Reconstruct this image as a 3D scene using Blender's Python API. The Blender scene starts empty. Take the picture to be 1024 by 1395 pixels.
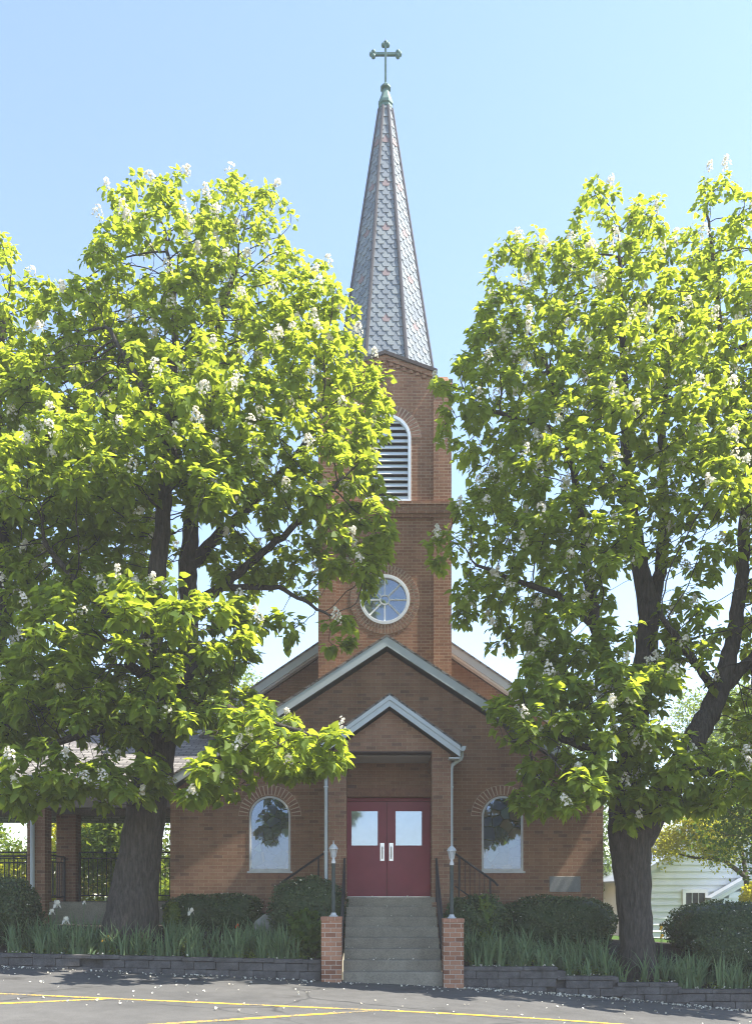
import bpy, bmesh, math, random
import numpy as np
from mathutils import Vector, Matrix
from mathutils.geometry import tessellate_polygon

R = math.radians
random.seed(7)
scene = bpy.context.scene
C = scene.collection

# ---------------------------------------------------------------- camera, sky, sun, exposure
CAM_Z, FPX, HOR = 1.7, 1150.0, 1218.0
cam = bpy.data.cameras.new('camera')
cam.sensor_fit = 'VERTICAL'
cam.sensor_height = 36.0
cam.sensor_width = 36.0
cam.lens = FPX / 1395 * 36
cam.shift_y = (HOR - 697.5) / 1395
cam.clip_start, cam.clip_end = 0.1, 3000
co = bpy.data.objects.new('camera', cam)
co.location = (0, 0, CAM_Z)
co.rotation_euler = (R(90), 0, 0)
C.objects.link(co)
scene.camera = co

SUN_EL, SUN_AZ = R(58), R(7)          # azimuth: from +x towards the camera
sd = Vector((math.cos(SUN_EL) * math.cos(SUN_AZ), -math.cos(SUN_EL) * math.sin(SUN_AZ), math.sin(SUN_EL)))
sun = bpy.data.lights.new('sun', 'SUN')
sun.energy = 5.0
sun.angle = R(0.53)
sun.color = (1.0, 0.95, 0.86)
so = bpy.data.objects.new('sun', sun)
so.rotation_euler = sd.to_track_quat('Z', 'Y').to_euler()
C.objects.link(so)

world = bpy.data.worlds.new('World')
scene.world = world
world.use_nodes = True
wn = world.node_tree
bg = wn.nodes['Background']
sky = wn.nodes.new('ShaderNodeTexSky')
sky.sky_type = 'NISHITA'
sky.sun_disc = False
sky.sun_elevation = SUN_EL
sky.sun_rotation = R(90) + SUN_AZ
sky.air_density = 1.0
sky.dust_density = 0.35
sky.ozone_density = 1.3
tint = wn.nodes.new('ShaderNodeMix')
tint.data_type, tint.blend_type = 'RGBA', 'MULTIPLY'
tint.inputs[0].default_value = 1.0
tint.inputs[7].default_value = (1.035, 0.985, 0.965, 1)
wn.links.new(sky.outputs[0], tint.inputs[6])
wn.links.new(tint.outputs[2], bg.inputs[0])
bg.inputs[1].default_value = 0.15
scene.view_settings.view_transform = 'Standard'
scene.view_settings.look = 'None'
scene.view_settings.exposure = 1.5
scene.view_settings.gamma = 1.0
scene.render.engine = 'CYCLES'
cy = scene.cycles
cy.max_bounces = 8
cy.diffuse_bounces = 5
cy.glossy_bounces = 3
cy.transmission_bounces = 4
cy.transparent_max_bounces = 8
cy.use_denoising = True
cy.filter_width = 1.15
cy.sample_clamp_indirect = 8
cy.caustics_reflective = False
cy.caustics_refractive = False


def at(px, py, d):
    return Vector(((px - 512) * d / FPX, d, CAM_Z + (HOR - py) * d / FPX))


# ---------------------------------------------------------------- node helpers
def new_mat(name):
    m = bpy.data.materials.new(name)
    m.use_nodes = True
    nt = m.node_tree
    return m, nt, nt.nodes['Principled BSDF']


def N(nt, t, **kw):
    n = nt.nodes.new(t)
    for k, v in kw.items():
        if k in n.inputs:
            n.inputs[k].default_value = v
        else:
            setattr(n, k, v)
    return n


def L(nt, a, b):
    nt.links.new(a, b)


def col(c):
    return (c[0], c[1], c[2], 1)


def ramp(nt, stops, interp='LINEAR'):
    n = nt.nodes.new('ShaderNodeValToRGB')
    n.color_ramp.interpolation = interp
    e = n.color_ramp.elements
    while len(e) < len(stops):
        e.new(0.5)
    for i, (p, c) in enumerate(stops):
        e[i].position = p
        e[i].color = col(c) if len(c) == 3 else c
    return n


def mixc(nt, fac, a, b, mode='MIX'):
    n = nt.nodes.new('ShaderNodeMix')
    n.data_type = 'RGBA'
    n.blend_type = mode
    for s, v in ((n.inputs[0], fac), (n.inputs[6], a), (n.inputs[7], b)):
        if hasattr(v, 'links'):
            nt.links.new(v, s)
        elif isinstance(v, (int, float)):
            s.default_value = v
        else:
            s.default_value = col(v)
    return n.outputs[2]


def noise(nt, vec, scale, detail=4, rough=0.55):
    n = N(nt, 'ShaderNodeTexNoise')
    n.inputs['Scale'].default_value = scale
    n.inputs['Detail'].default_value = detail
    n.inputs['Roughness'].default_value = rough
    if vec is not None:
        nt.links.new(vec, n.inputs['Vector'])
    return n.outputs['Fac']


def bump(nt, height, strength, dist, bsdf):
    b = N(nt, 'ShaderNodeBump')
    b.inputs['Strength'].default_value = strength
    b.inputs['Distance'].default_value = dist
    L(nt, height, b.inputs['Height'])
    L(nt, b.outputs[0], bsdf.inputs['Normal'])


def brick_mat(name, stops, mortar, bw=0.222, rh=0.0815, ms=0.0105, bump_d=0.008):
    m, nt, p = new_mat(name)
    uv = N(nt, 'ShaderNodeUVMap').outputs[0]
    nz = N(nt, 'ShaderNodeTexNoise', Scale=9.0, Detail=2.0)
    L(nt, uv, nz.inputs['Vector'])
    sub = N(nt, 'ShaderNodeVectorMath', operation='SUBTRACT')
    L(nt, nz.outputs['Color'], sub.inputs[0])
    sub.inputs[1].default_value = (0.5, 0.5, 0.5)
    sc = N(nt, 'ShaderNodeVectorMath', operation='SCALE')
    L(nt, sub.outputs[0], sc.inputs[0])
    sc.inputs['Scale'].default_value = 0.007
    add = N(nt, 'ShaderNodeVectorMath', operation='ADD')
    L(nt, uv, add.inputs[0])
    L(nt, sc.outputs[0], add.inputs[1])
    b = N(nt, 'ShaderNodeTexBrick')
    L(nt, add.outputs[0], b.inputs['Vector'])
    b.inputs['Scale'].default_value = 1
    b.inputs['Brick Width'].default_value = bw
    b.inputs['Row Height'].default_value = rh
    b.inputs['Mortar Size'].default_value = ms / 2
    b.inputs['Mortar Smooth'].default_value = 0.25
    b.inputs['Color1'].default_value = (0, 0, 0, 1)
    b.inputs['Color2'].default_value = (1, 1, 1, 1)
    b.inputs['Mortar'].default_value = (0.5, 0.5, 0.5, 1)
    rp = ramp(nt, stops)
    L(nt, b.outputs['Color'], rp.inputs[0])
    g = noise(nt, uv, 60, 5, 0.7)
    grain = ramp(nt, [(0.25, (0.72, 0.72, 0.72)), (0.75, (1.25, 1.22, 1.2))])
    L(nt, g, grain.inputs[0])
    c = mixc(nt, 1.0, rp.outputs[0], grain.outputs[0], 'MULTIPLY')
    mm = mixc(nt, 1.0, mortar, grain.outputs[0], 'MULTIPLY')
    c = mixc(nt, b.outputs['Fac'], c, mm)
    big = noise(nt, uv, 0.55, 5, 0.6)
    wr = ramp(nt, [(0.3, (0.80, 0.80, 0.82)), (0.68, (1.12, 1.1, 1.06))])
    L(nt, big, wr.inputs[0])
    c = mixc(nt, 1.0, c, wr.outputs[0], 'MULTIPLY')
    mp = N(nt, 'ShaderNodeMapping')
    mp.inputs['Scale'].default_value = (2.6, 0.22, 1)
    L(nt, uv, mp.inputs[0])
    stk = noise(nt, mp.outputs[0], 1.0, 5, 0.65)
    sr = ramp(nt, [(0.32, (0.80, 0.79, 0.78)), (0.55, (1.02, 1.02, 1.02)), (0.75, (1.12, 1.10, 1.07))])
    L(nt, stk, sr.inputs[0])
    c = mixc(nt, 1.0, c, sr.outputs[0], 'MULTIPLY')
    L(nt, c, p.inputs['Base Color'])
    p.inputs['Roughness'].default_value = 0.9
    p.inputs['Specular IOR Level'].default_value = 0.2
    inv = N(nt, 'ShaderNodeMath', operation='SUBTRACT')
    inv.inputs[0].default_value = 1.0
    L(nt, b.outputs['Fac'], inv.inputs[1])
    ad = N(nt, 'ShaderNodeMath', operation='MULTIPLY_ADD')
    L(nt, g, ad.inputs[0])
    ad.inputs[1].default_value = 0.25
    L(nt, inv.outputs[0], ad.inputs[2])
    bump(nt, ad.outputs[0], 0.9, bump_d, p)
    return m


def plain_mat(name, c, rough=0.6, var=0.18, nscale=6.0, metal=0.0, spec=0.4, bumpd=0.0, stretch=None, fine=None):
    m, nt, p = new_mat(name)
    tc = N(nt, 'ShaderNodeTexCoord').outputs['Object']
    if stretch:
        mp = N(nt, 'ShaderNodeMapping')
        mp.inputs['Scale'].default_value = stretch
        L(nt, tc, mp.inputs[0])
        tc = mp.outputs[0]
    n = noise(nt, tc, nscale, 6, 0.65)
    r = ramp(nt, [(0.28, tuple(x * (1 - var) for x in c)), (0.72, tuple(min(1, x * (1 + var)) for x in c))])
    L(nt, n, r.inputs[0])
    out = r.outputs[0]
    if fine:
        f = noise(nt, tc, fine, 3, 0.7)
        fr = ramp(nt, [(0.3, (0.75, 0.75, 0.75)), (0.7, (1.25, 1.25, 1.25))])
        L(nt, f, fr.inputs[0])
        out = mixc(nt, 1.0, out, fr.outputs[0], 'MULTIPLY')
    L(nt, out, p.inputs['Base Color'])
    p.inputs['Roughness'].default_value = rough
    p.inputs['Metallic'].default_value = metal
    p.inputs['Specular IOR Level'].default_value = spec
    if bumpd:
        bump(nt, n, 0.8, bumpd, p)
    return m


def leaf_mat(name, dark, light, trans, tfac=0.45, rough=0.42):
    m, nt, p = new_mat(name)
    a = N(nt, 'ShaderNodeAttribute')
    a.attribute_name = 'var'
    r = ramp(nt, [(0.0, dark), (1.0, light)])
    L(nt, a.outputs['Fac'], r.inputs[0])
    L(nt, r.outputs[0], p.inputs['Base Color'])
    p.inputs['Roughness'].default_value = rough
    p.inputs['Specular IOR Level'].default_value = 0.22
    t = N(nt, 'ShaderNodeBsdfTranslucent')
    r2 = ramp(nt, [(0.0, tuple(x * 0.75 for x in trans)), (1.0, trans)])
    L(nt, a.outputs['Fac'], r2.inputs[0])
    L(nt, r2.outputs[0], t.inputs['Color'])
    mx = N(nt, 'ShaderNodeMixShader')
    mx.inputs[0].default_value = tfac
    L(nt, p.outputs[0], mx.inputs[1])
    L(nt, t.outputs[0], mx.inputs[2])
    L(nt, mx.outputs[0], nt.nodes['Material Output'].inputs[0])
    return m


BR_STOPS = [(0.0, (0.17, 0.105, 0.075)), (0.08, (0.215, 0.125, 0.083)), (0.16, (0.25, 0.142, 0.092)),
            (0.75, (0.28, 0.162, 0.105)), (1.0, (0.31, 0.188, 0.125))]
M = {}
M['brick'] = brick_mat('church_brick', BR_STOPS, (0.37, 0.29, 0.20), ms=0.0115)
M['brick_tower'] = brick_mat('tower_brick', [(0.0, (0.235, 0.115, 0.068)), (0.5, (0.285, 0.143, 0.084)), (1.0, (0.325, 0.168, 0.10))],
                             (0.43, 0.30, 0.20), bw=0.235, rh=0.0815, ms=0.016, bump_d=0.014)
M['brick_pier'] = brick_mat('pier_brick', [(0.0, (0.20, 0.095, 0.06)), (0.5, (0.33, 0.165, 0.10)), (1.0, (0.40, 0.22, 0.14))],
                            (0.50, 0.43, 0.36), bw=0.215, rh=0.088, ms=0.014)
M['brick_plain'] = plain_mat('voussoir_brick', (0.25, 0.135, 0.09), 0.9, 0.3, 9, fine=90, spec=0.2)
M['mortar'] = plain_mat('mortar', (0.52, 0.42, 0.31), 0.95, 0.2, 12, spec=0.1)
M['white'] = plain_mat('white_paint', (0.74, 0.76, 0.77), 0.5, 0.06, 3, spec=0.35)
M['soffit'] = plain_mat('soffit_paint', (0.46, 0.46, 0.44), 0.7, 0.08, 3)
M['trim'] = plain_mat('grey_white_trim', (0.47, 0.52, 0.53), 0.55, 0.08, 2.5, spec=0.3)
M['metal_trim'] = plain_mat('aluminium_frame', (0.52, 0.53, 0.52), 0.45, 0.1, 8)
M['maroon'] = plain_mat('maroon_paint', (0.255, 0.034, 0.052), 0.45, 0.12, 2.5, spec=0.4)
M['silver'] = plain_mat('silver_metal', (0.72, 0.72, 0.72), 0.3, 0.08, 20, metal=0.85)
M['black'] = plain_mat('black_iron', (0.022, 0.022, 0.026), 0.5, 0.3, 12)
M['post'] = plain_mat('dark_green_post', (0.035, 0.05, 0.047), 0.5, 0.3, 12)
M['concrete'] = plain_mat('step_concrete', (0.24, 0.218, 0.172), 0.9, 0.22, 2.2, spec=0.2, bumpd=0.003, fine=45)
M['stone'] = plain_mat('plaque_stone', (0.21, 0.215, 0.21), 0.8, 0.12, 9, fine=120)
M['rock'] = plain_mat('rock', (0.26, 0.26, 0.24), 0.9, 0.3, 5, bumpd=0.02)
M['block'] = plain_mat('wall_block', (0.10, 0.094, 0.091), 0.95, 0.4, 4.5, spec=0.15, bumpd=0.012, fine=50)
M['copper'] = plain_mat('green_copper', (0.075, 0.15, 0.125), 0.6, 0.35, 7)
M['lead'] = plain_mat('hip_lead', (0.055, 0.052, 0.055), 0.55, 0.25, 5)
M['dark'] = plain_mat('dark_interior', (0.015, 0.015, 0.016), 0.9, 0.2, 3)
M['coping'] = plain_mat('dark_coping', (0.06, 0.045, 0.04), 0.7, 0.3, 6)
M['louver'] = plain_mat('louver_paint', (0.72, 0.77, 0.80), 0.5, 0.08, 5)
M['soil'] = plain_mat('garden_soil', (0.055, 0.048, 0.042), 1.0, 0.45, 7, spec=0.05, bumpd=0.03, fine=60)
M['lawn'] = plain_mat('lawn_grass', (0.055, 0.10, 0.025), 1.0, 0.4, 3, spec=0.05, bumpd=0.03, fine=40)
M['bark'] = plain_mat('tree_bark', (0.072, 0.064, 0.056), 0.95, 0.62, 5.0, spec=0.12, bumpd=0.09, stretch=(4.6, 4.6, 0.6), fine=16)
M['bark_far'] = plain_mat('far_bark', (0.09, 0.075, 0.06), 0.95, 0.4, 4, spec=0.1)
M['leaf'] = leaf_mat('catalpa_leaf', (0.070, 0.125, 0.022), (0.165, 0.232, 0.035), (0.57, 0.67, 0.05), 0.54, 0.6)
M['leaf_far'] = leaf_mat('far_leaf', (0.06, 0.11, 0.02), (0.13, 0.19, 0.03), (0.36, 0.46, 0.04), 0.48)
M['leaf_sunlit_yellow'] = leaf_mat('sunlit_yellow_leaf', (0.26, 0.28, 0.02), (0.36, 0.36, 0.025), (0.80, 0.75, 0.05), 0.5)  # sunlight on the far foliage painted in as a brighter yellow
M['leaf_mid'] = leaf_mat('maple_leaf', (0.045, 0.085, 0.018), (0.09, 0.14, 0.025), (0.22, 0.33, 0.04), 0.42)
M['shrub'] = leaf_mat('shrub_leaf', (0.050, 0.078, 0.034), (0.115, 0.155, 0.066), (0.10, 0.16, 0.04), 0.22, 0.5)
M['shrub_gold'] = leaf_mat('shrub_gold', (0.09, 0.14, 0.03), (0.20, 0.24, 0.05), (0.3, 0.36, 0.05), 0.35, 0.5)
M['iris'] = leaf_mat('iris_leaf', (0.10, 0.165, 0.080), (0.21, 0.29, 0.14), (0.26, 0.36, 0.15), 0.35, 0.45)
M['petal'] = leaf_mat('white_petal', (0.84, 0.79, 0.66), (0.92, 0.89, 0.76), (0.88, 0.83, 0.70), 0.35, 0.7)
M['yellow_petal'] = leaf_mat('yellow_petal', (0.75, 0.42, 0.03), (0.85, 0.52, 0.05), (0.7, 0.4, 0.03), 0.3, 0.6)
M['red_petal'] = leaf_mat('red_petal', (0.65, 0.08, 0.03), (0.75, 0.12, 0.04), (0.6, 0.1, 0.03), 0.3, 0.6)
M['road_paint'] = plain_mat('yellow_road_paint', (0.62, 0.40, 0.045), 0.8, 0.3, 9, spec=0.2, fine=70)
M['siding'] = plain_mat('white_siding', (0.80, 0.83, 0.85), 0.55, 0.06, 1.5)
M['metal_roof'] = plain_mat('metal_roof', (0.42, 0.46, 0.52), 0.4, 0.12, 2, metal=0.3)
M['pane'] = plain_mat('house_pane', (0.05, 0.055, 0.06), 0.2, 0.2, 2, spec=0.3)
M['lamp_metal'] = plain_mat('lamp_grey_metal', (0.50, 0.52, 0.53), 0.4, 0.15, 15, metal=0.2)
M['bulb'] = plain_mat('bulb_white', (0.8, 0.8, 0.78), 0.3, 0.03, 5)


def glass_mat(name, tint, fac, rough=0.02, gc=(0.27, 0.36, 0.56)):
    m, nt, p = new_mat(name)
    tc = N(nt, 'ShaderNodeTexCoord').outputs['Object']
    n = noise(nt, tc, 1.4, 3)
    r = ramp(nt, [(0.3, tuple(x * 0.7 for x in tint)), (0.7, tuple(x * 1.3 for x in tint))])
    L(nt, n, r.inputs[0])
    L(nt, r.outputs[0], p.inputs['Base Color'])
    p.inputs['Roughness'].default_value = 0.2
    g = N(nt, 'ShaderNodeBsdfGlossy')
    g.inputs['Roughness'].default_value = rough
    g.inputs['Color'].default_value = gc + (1,)
    b = N(nt, 'ShaderNodeBump')
    b.inputs['Strength'].default_value = 0.06
    b.inputs['Distance'].default_value = 0.02
    L(nt, n, b.inputs['Height'])
    L(nt, b.outputs[0], g.inputs['Normal'])
    mx = N(nt, 'ShaderNodeMixShader')
    mx.inputs[0].default_value = fac
    L(nt, p.outputs[0], mx.inputs[1])
    L(nt, g.outputs[0], mx.inputs[2])
    L(nt, mx.outputs[0], nt.nodes['Material Output'].inputs[0])
    return m


def stained_mat():
    m = glass_mat('stained_glass', (0.05, 0.055, 0.065), 0.32)
    nt = m.node_tree
    p = nt.nodes['Principled BSDF']
    tc = N(nt, 'ShaderNodeTexCoord').outputs['Object']
    v = N(nt, 'ShaderNodeTexVoronoi')
    v.inputs['Scale'].default_value = 4.2
    L(nt, tc, v.inputs['Vector'])
    e = N(nt, 'ShaderNodeTexVoronoi', feature='DISTANCE_TO_EDGE')
    e.inputs['Scale'].default_value = 4.2
    L(nt, tc, e.inputs['Vector'])
    cr = ramp(nt, [(0.0, (0.05, 0.07, 0.08)), (0.3, (0.10, 0.15, 0.15)), (0.5, (0.14, 0.11, 0.07)), (0.7, (0.05, 0.07, 0.12)), (1.0, (0.16, 0.19, 0.17))], 'CONSTANT')
    sx = N(nt, 'ShaderNodeSeparateColor')
    L(nt, v.outputs['Color'], sx.inputs[0])
    L(nt, sx.outputs[0], cr.inputs[0])
    er = ramp(nt, [(0.03, (0, 0, 0)), (0.05, (1, 1, 1))])
    L(nt, e.outputs['Distance'], er.inputs[0])
    L(nt, mixc(nt, er.outputs[0], (0.012, 0.012, 0.013), cr.outputs[0]), p.inputs['Base Color'])
    return m


M['stained'] = stained_mat()
M['glass'] = glass_mat('protective_glazing', (0.08, 0.10, 0.12), 0.32, gc=(0.40, 0.47, 0.56))
M['door_glass'] = glass_mat('door_glass', (0.25, 0.29, 0.34), 0.42, 0.06, (0.50, 0.62, 0.80))
mm_, nt_, p_ = new_mat('lantern_glass')
p_.inputs['Base Color'].default_value = (0.62, 0.66, 0.68, 1)
p_.inputs['Alpha'].default_value = 0.45
p_.inputs['Roughness'].default_value = 0.15
M['lantern_glass'] = mm_


def asphalt_mat():
    m, nt, p = new_mat('worn_asphalt')
    tc = N(nt, 'ShaderNodeTexCoord').outputs['Object']
    big = noise(nt, tc, 0.35, 5, 0.6)
    r = ramp(nt, [(0.3, (0.080, 0.078, 0.075)), (0.7, (0.115, 0.111, 0.105))])
    L(nt, big, r.inputs[0])
    fine = noise(nt, tc, 110, 3, 0.8)
    fr = ramp(nt, [(0.25, (0.62, 0.62, 0.62)), (0.75, (1.4, 1.4, 1.38))])
    L(nt, fine, fr.inputs[0])
    c = mixc(nt, 1.0, r.outputs[0], fr.outputs[0], 'MULTIPLY')
    mid = noise(nt, tc, 3.0, 6, 0.7)
    mr = ramp(nt, [(0.35, (0.86, 0.86, 0.86)), (0.65, (1.08, 1.08, 1.08))])
    L(nt, mid, mr.inputs[0])
    c = mixc(nt, 1.0, c, mr.outputs[0], 'MULTIPLY')
    # a few wandering cracks
    nz = N(nt, 'ShaderNodeTexNoise', Scale=1.3, Detail=6.0)
    L(nt, tc, nz.inputs['Vector'])
    mx = mixc(nt, 0.28, tc, nz.outputs['Color'])
    v = N(nt, 'ShaderNodeTexVoronoi', feature='DISTANCE_TO_EDGE')
    v.inputs['Scale'].default_value = 0.42
    L(nt, mx, v.inputs['Vector'])
    cr = ramp(nt, [(0.0, (1, 1, 1)), (0.012, (0, 0, 0))])
    L(nt, v.outputs['Distance'], cr.inputs[0])
    msk = noise(nt, tc, 0.5, 2)
    mk = ramp(nt, [(0.40, (0, 0, 0)), (0.52, (1, 1, 1))])
    L(nt, msk, mk.inputs[0])
    f = N(nt, 'ShaderNodeMath', operation='MULTIPLY')
    L(nt, cr.outputs[0], f.inputs[0])
    L(nt, mk.outputs[0], f.inputs[1])
    f2 = N(nt, 'ShaderNodeMath', operation='MULTIPLY')
    L(nt, f.outputs[0], f2.inputs[0])
    f2.inputs[1].default_value = 0.75
    c = mixc(nt, f2.outputs[0], c, (0.03, 0.03, 0.03))
    st = noise(nt, tc, 0.9, 3, 0.5)
    sr = ramp(nt, [(0.62, (1, 1, 1)), (0.72, (0.62, 0.61, 0.6))])
    L(nt, st, sr.inputs[0])
    c = mixc(nt, 1.0, c, sr.outputs[0], 'MULTIPLY')
    L(nt, c, p.inputs['Base Color'])
    p.inputs['Roughness'].default_value = 0.95
    p.inputs['Specular IOR Level'].default_value = 0.2
    bump(nt, fine, 0.5, 0.006, p)
    return m


M['asphalt'] = asphalt_mat()


def worn_paint():
    m, nt, p = new_mat('worn_yellow_paint')
    tc = N(nt, 'ShaderNodeTexCoord').outputs['Object']
    a = noise(nt, tc, 26, 6, 0.75)
    b = noise(nt, tc, 1.6, 3)
    s_ = N(nt, 'ShaderNodeMath', operation='MULTIPLY_ADD')
    L(nt, b, s_.inputs[0])
    s_.inputs[1].default_value = 0.55
    L(nt, a, s_.inputs[2])
    r = ramp(nt, [(0.70, (0.13, 0.125, 0.11)), (0.80, (0.62, 0.39, 0.045)), (1.0, (0.70, 0.45, 0.05))])
    L(nt, s_.outputs[0], r.inputs[0])
    L(nt, r.outputs[0], p.inputs['Base Color'])
    p.inputs['Roughness'].default_value = 0.9
    p.inputs['Specular IOR Level'].default_value = 0.15
    return m


M['road_paint'] = worn_paint()


def shingle_mat():
    m, nt, p = new_mat('asphalt_shingles')
    uv = N(nt, 'ShaderNodeUVMap').outputs[0]
    b = N(nt, 'ShaderNodeTexBrick')
    L(nt, uv, b.inputs['Vector'])
    b.inputs['Scale'].default_value = 1
    b.inputs['Brick Width'].default_value = 0.33
    b.inputs['Row Height'].default_value = 0.16
    b.inputs['Mortar Size'].default_value = 0.016
    b.inputs['Color1'].default_value = (0.11, 0.10, 0.095, 1)
    b.inputs['Color2'].default_value = (0.25, 0.23, 0.21, 1)
    b.inputs['Mortar'].default_value = (0.05, 0.045, 0.04, 1)
    f = noise(nt, uv, 70, 3, 0.7)
    fr = ramp(nt, [(0.25, (0.75, 0.75, 0.75)), (0.75, (1.25, 1.25, 1.25))])
    L(nt, f, fr.inputs[0])
    L(nt, mixc(nt, 1.0, b.outputs['Color'], fr.outputs[0], 'MULTIPLY'), p.inputs['Base Color'])
    p.inputs['Roughness'].default_value = 0.95
    return m


M['shingle'] = shingle_mat()


def slate_mat():
    m, nt, p = new_mat('hexagonal_slate')
    a = N(nt, 'ShaderNodeAttribute')
    a.attribute_name = 'var'
    r = ramp(nt, [(0.0, (0.145, 0.168, 0.19)), (0.45, (0.178, 0.203, 0.225)), (0.84, (0.215, 0.24, 0.245)), (0.9, (0.21, 0.165, 0.165)), (1.0, (0.225, 0.165, 0.163))])
    L(nt, a.outputs['Fac'], r.inputs[0])
    tc = N(nt, 'ShaderNodeTexCoord').outputs['Object']
    f = noise(nt, tc, 14, 5, 0.7)
    fr = ramp(nt, [(0.25, (0.88, 0.88, 0.88)), (0.75, (1.12, 1.12, 1.12))])
    L(nt, f, fr.inputs[0])
    L(nt, mixc(nt, 1.0, r.outputs[0], fr.outputs[0], 'MULTIPLY'), p.inputs['Base Color'])
    p.inputs['Roughness'].default_value = 0.75
    p.inputs['Specular IOR Level'].default_value = 0.25
    return m


M['slate'] = slate_mat()


# ---------------------------------------------------------------- mesh helpers
ORIGIN = {}


def empty(name, loc, parent=None):
    o = bpy.data.objects.new(name, None)
    o.empty_display_size = 0.3
    C.objects.link(o)
    w = Vector(loc)
    ORIGIN[o.name] = w
    if parent:
        o.parent = parent
        w = w - ORIGIN[parent.name]
    o.location = w
    return o


def tag(o, label=None, cat=None, group=None, kind=None):
    if label:
        o['label'] = label
    if cat:
        o['category'] = cat
    if group:
        o['group'] = group
    if kind:
        o['kind'] = kind
    return o


def link_mesh(name, me, mats, parent=None, origin=None):
    o = bpy.data.objects.new(name, me)
    C.objects.link(o)
    if parent:
        o.parent = parent
        org = ORIGIN[parent.name]
    else:
        org = Vector(origin) if origin else Vector((0, 0, 0))
        o.location = org
    ORIGIN[o.name] = org
    if org.length:
        me.transform(Matrix.Translation(-org))
    for m in (mats if isinstance(mats, (list, tuple)) else [mats]):
        me.materials.append(M[m] if isinstance(m, str) else m)
    return o


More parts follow.
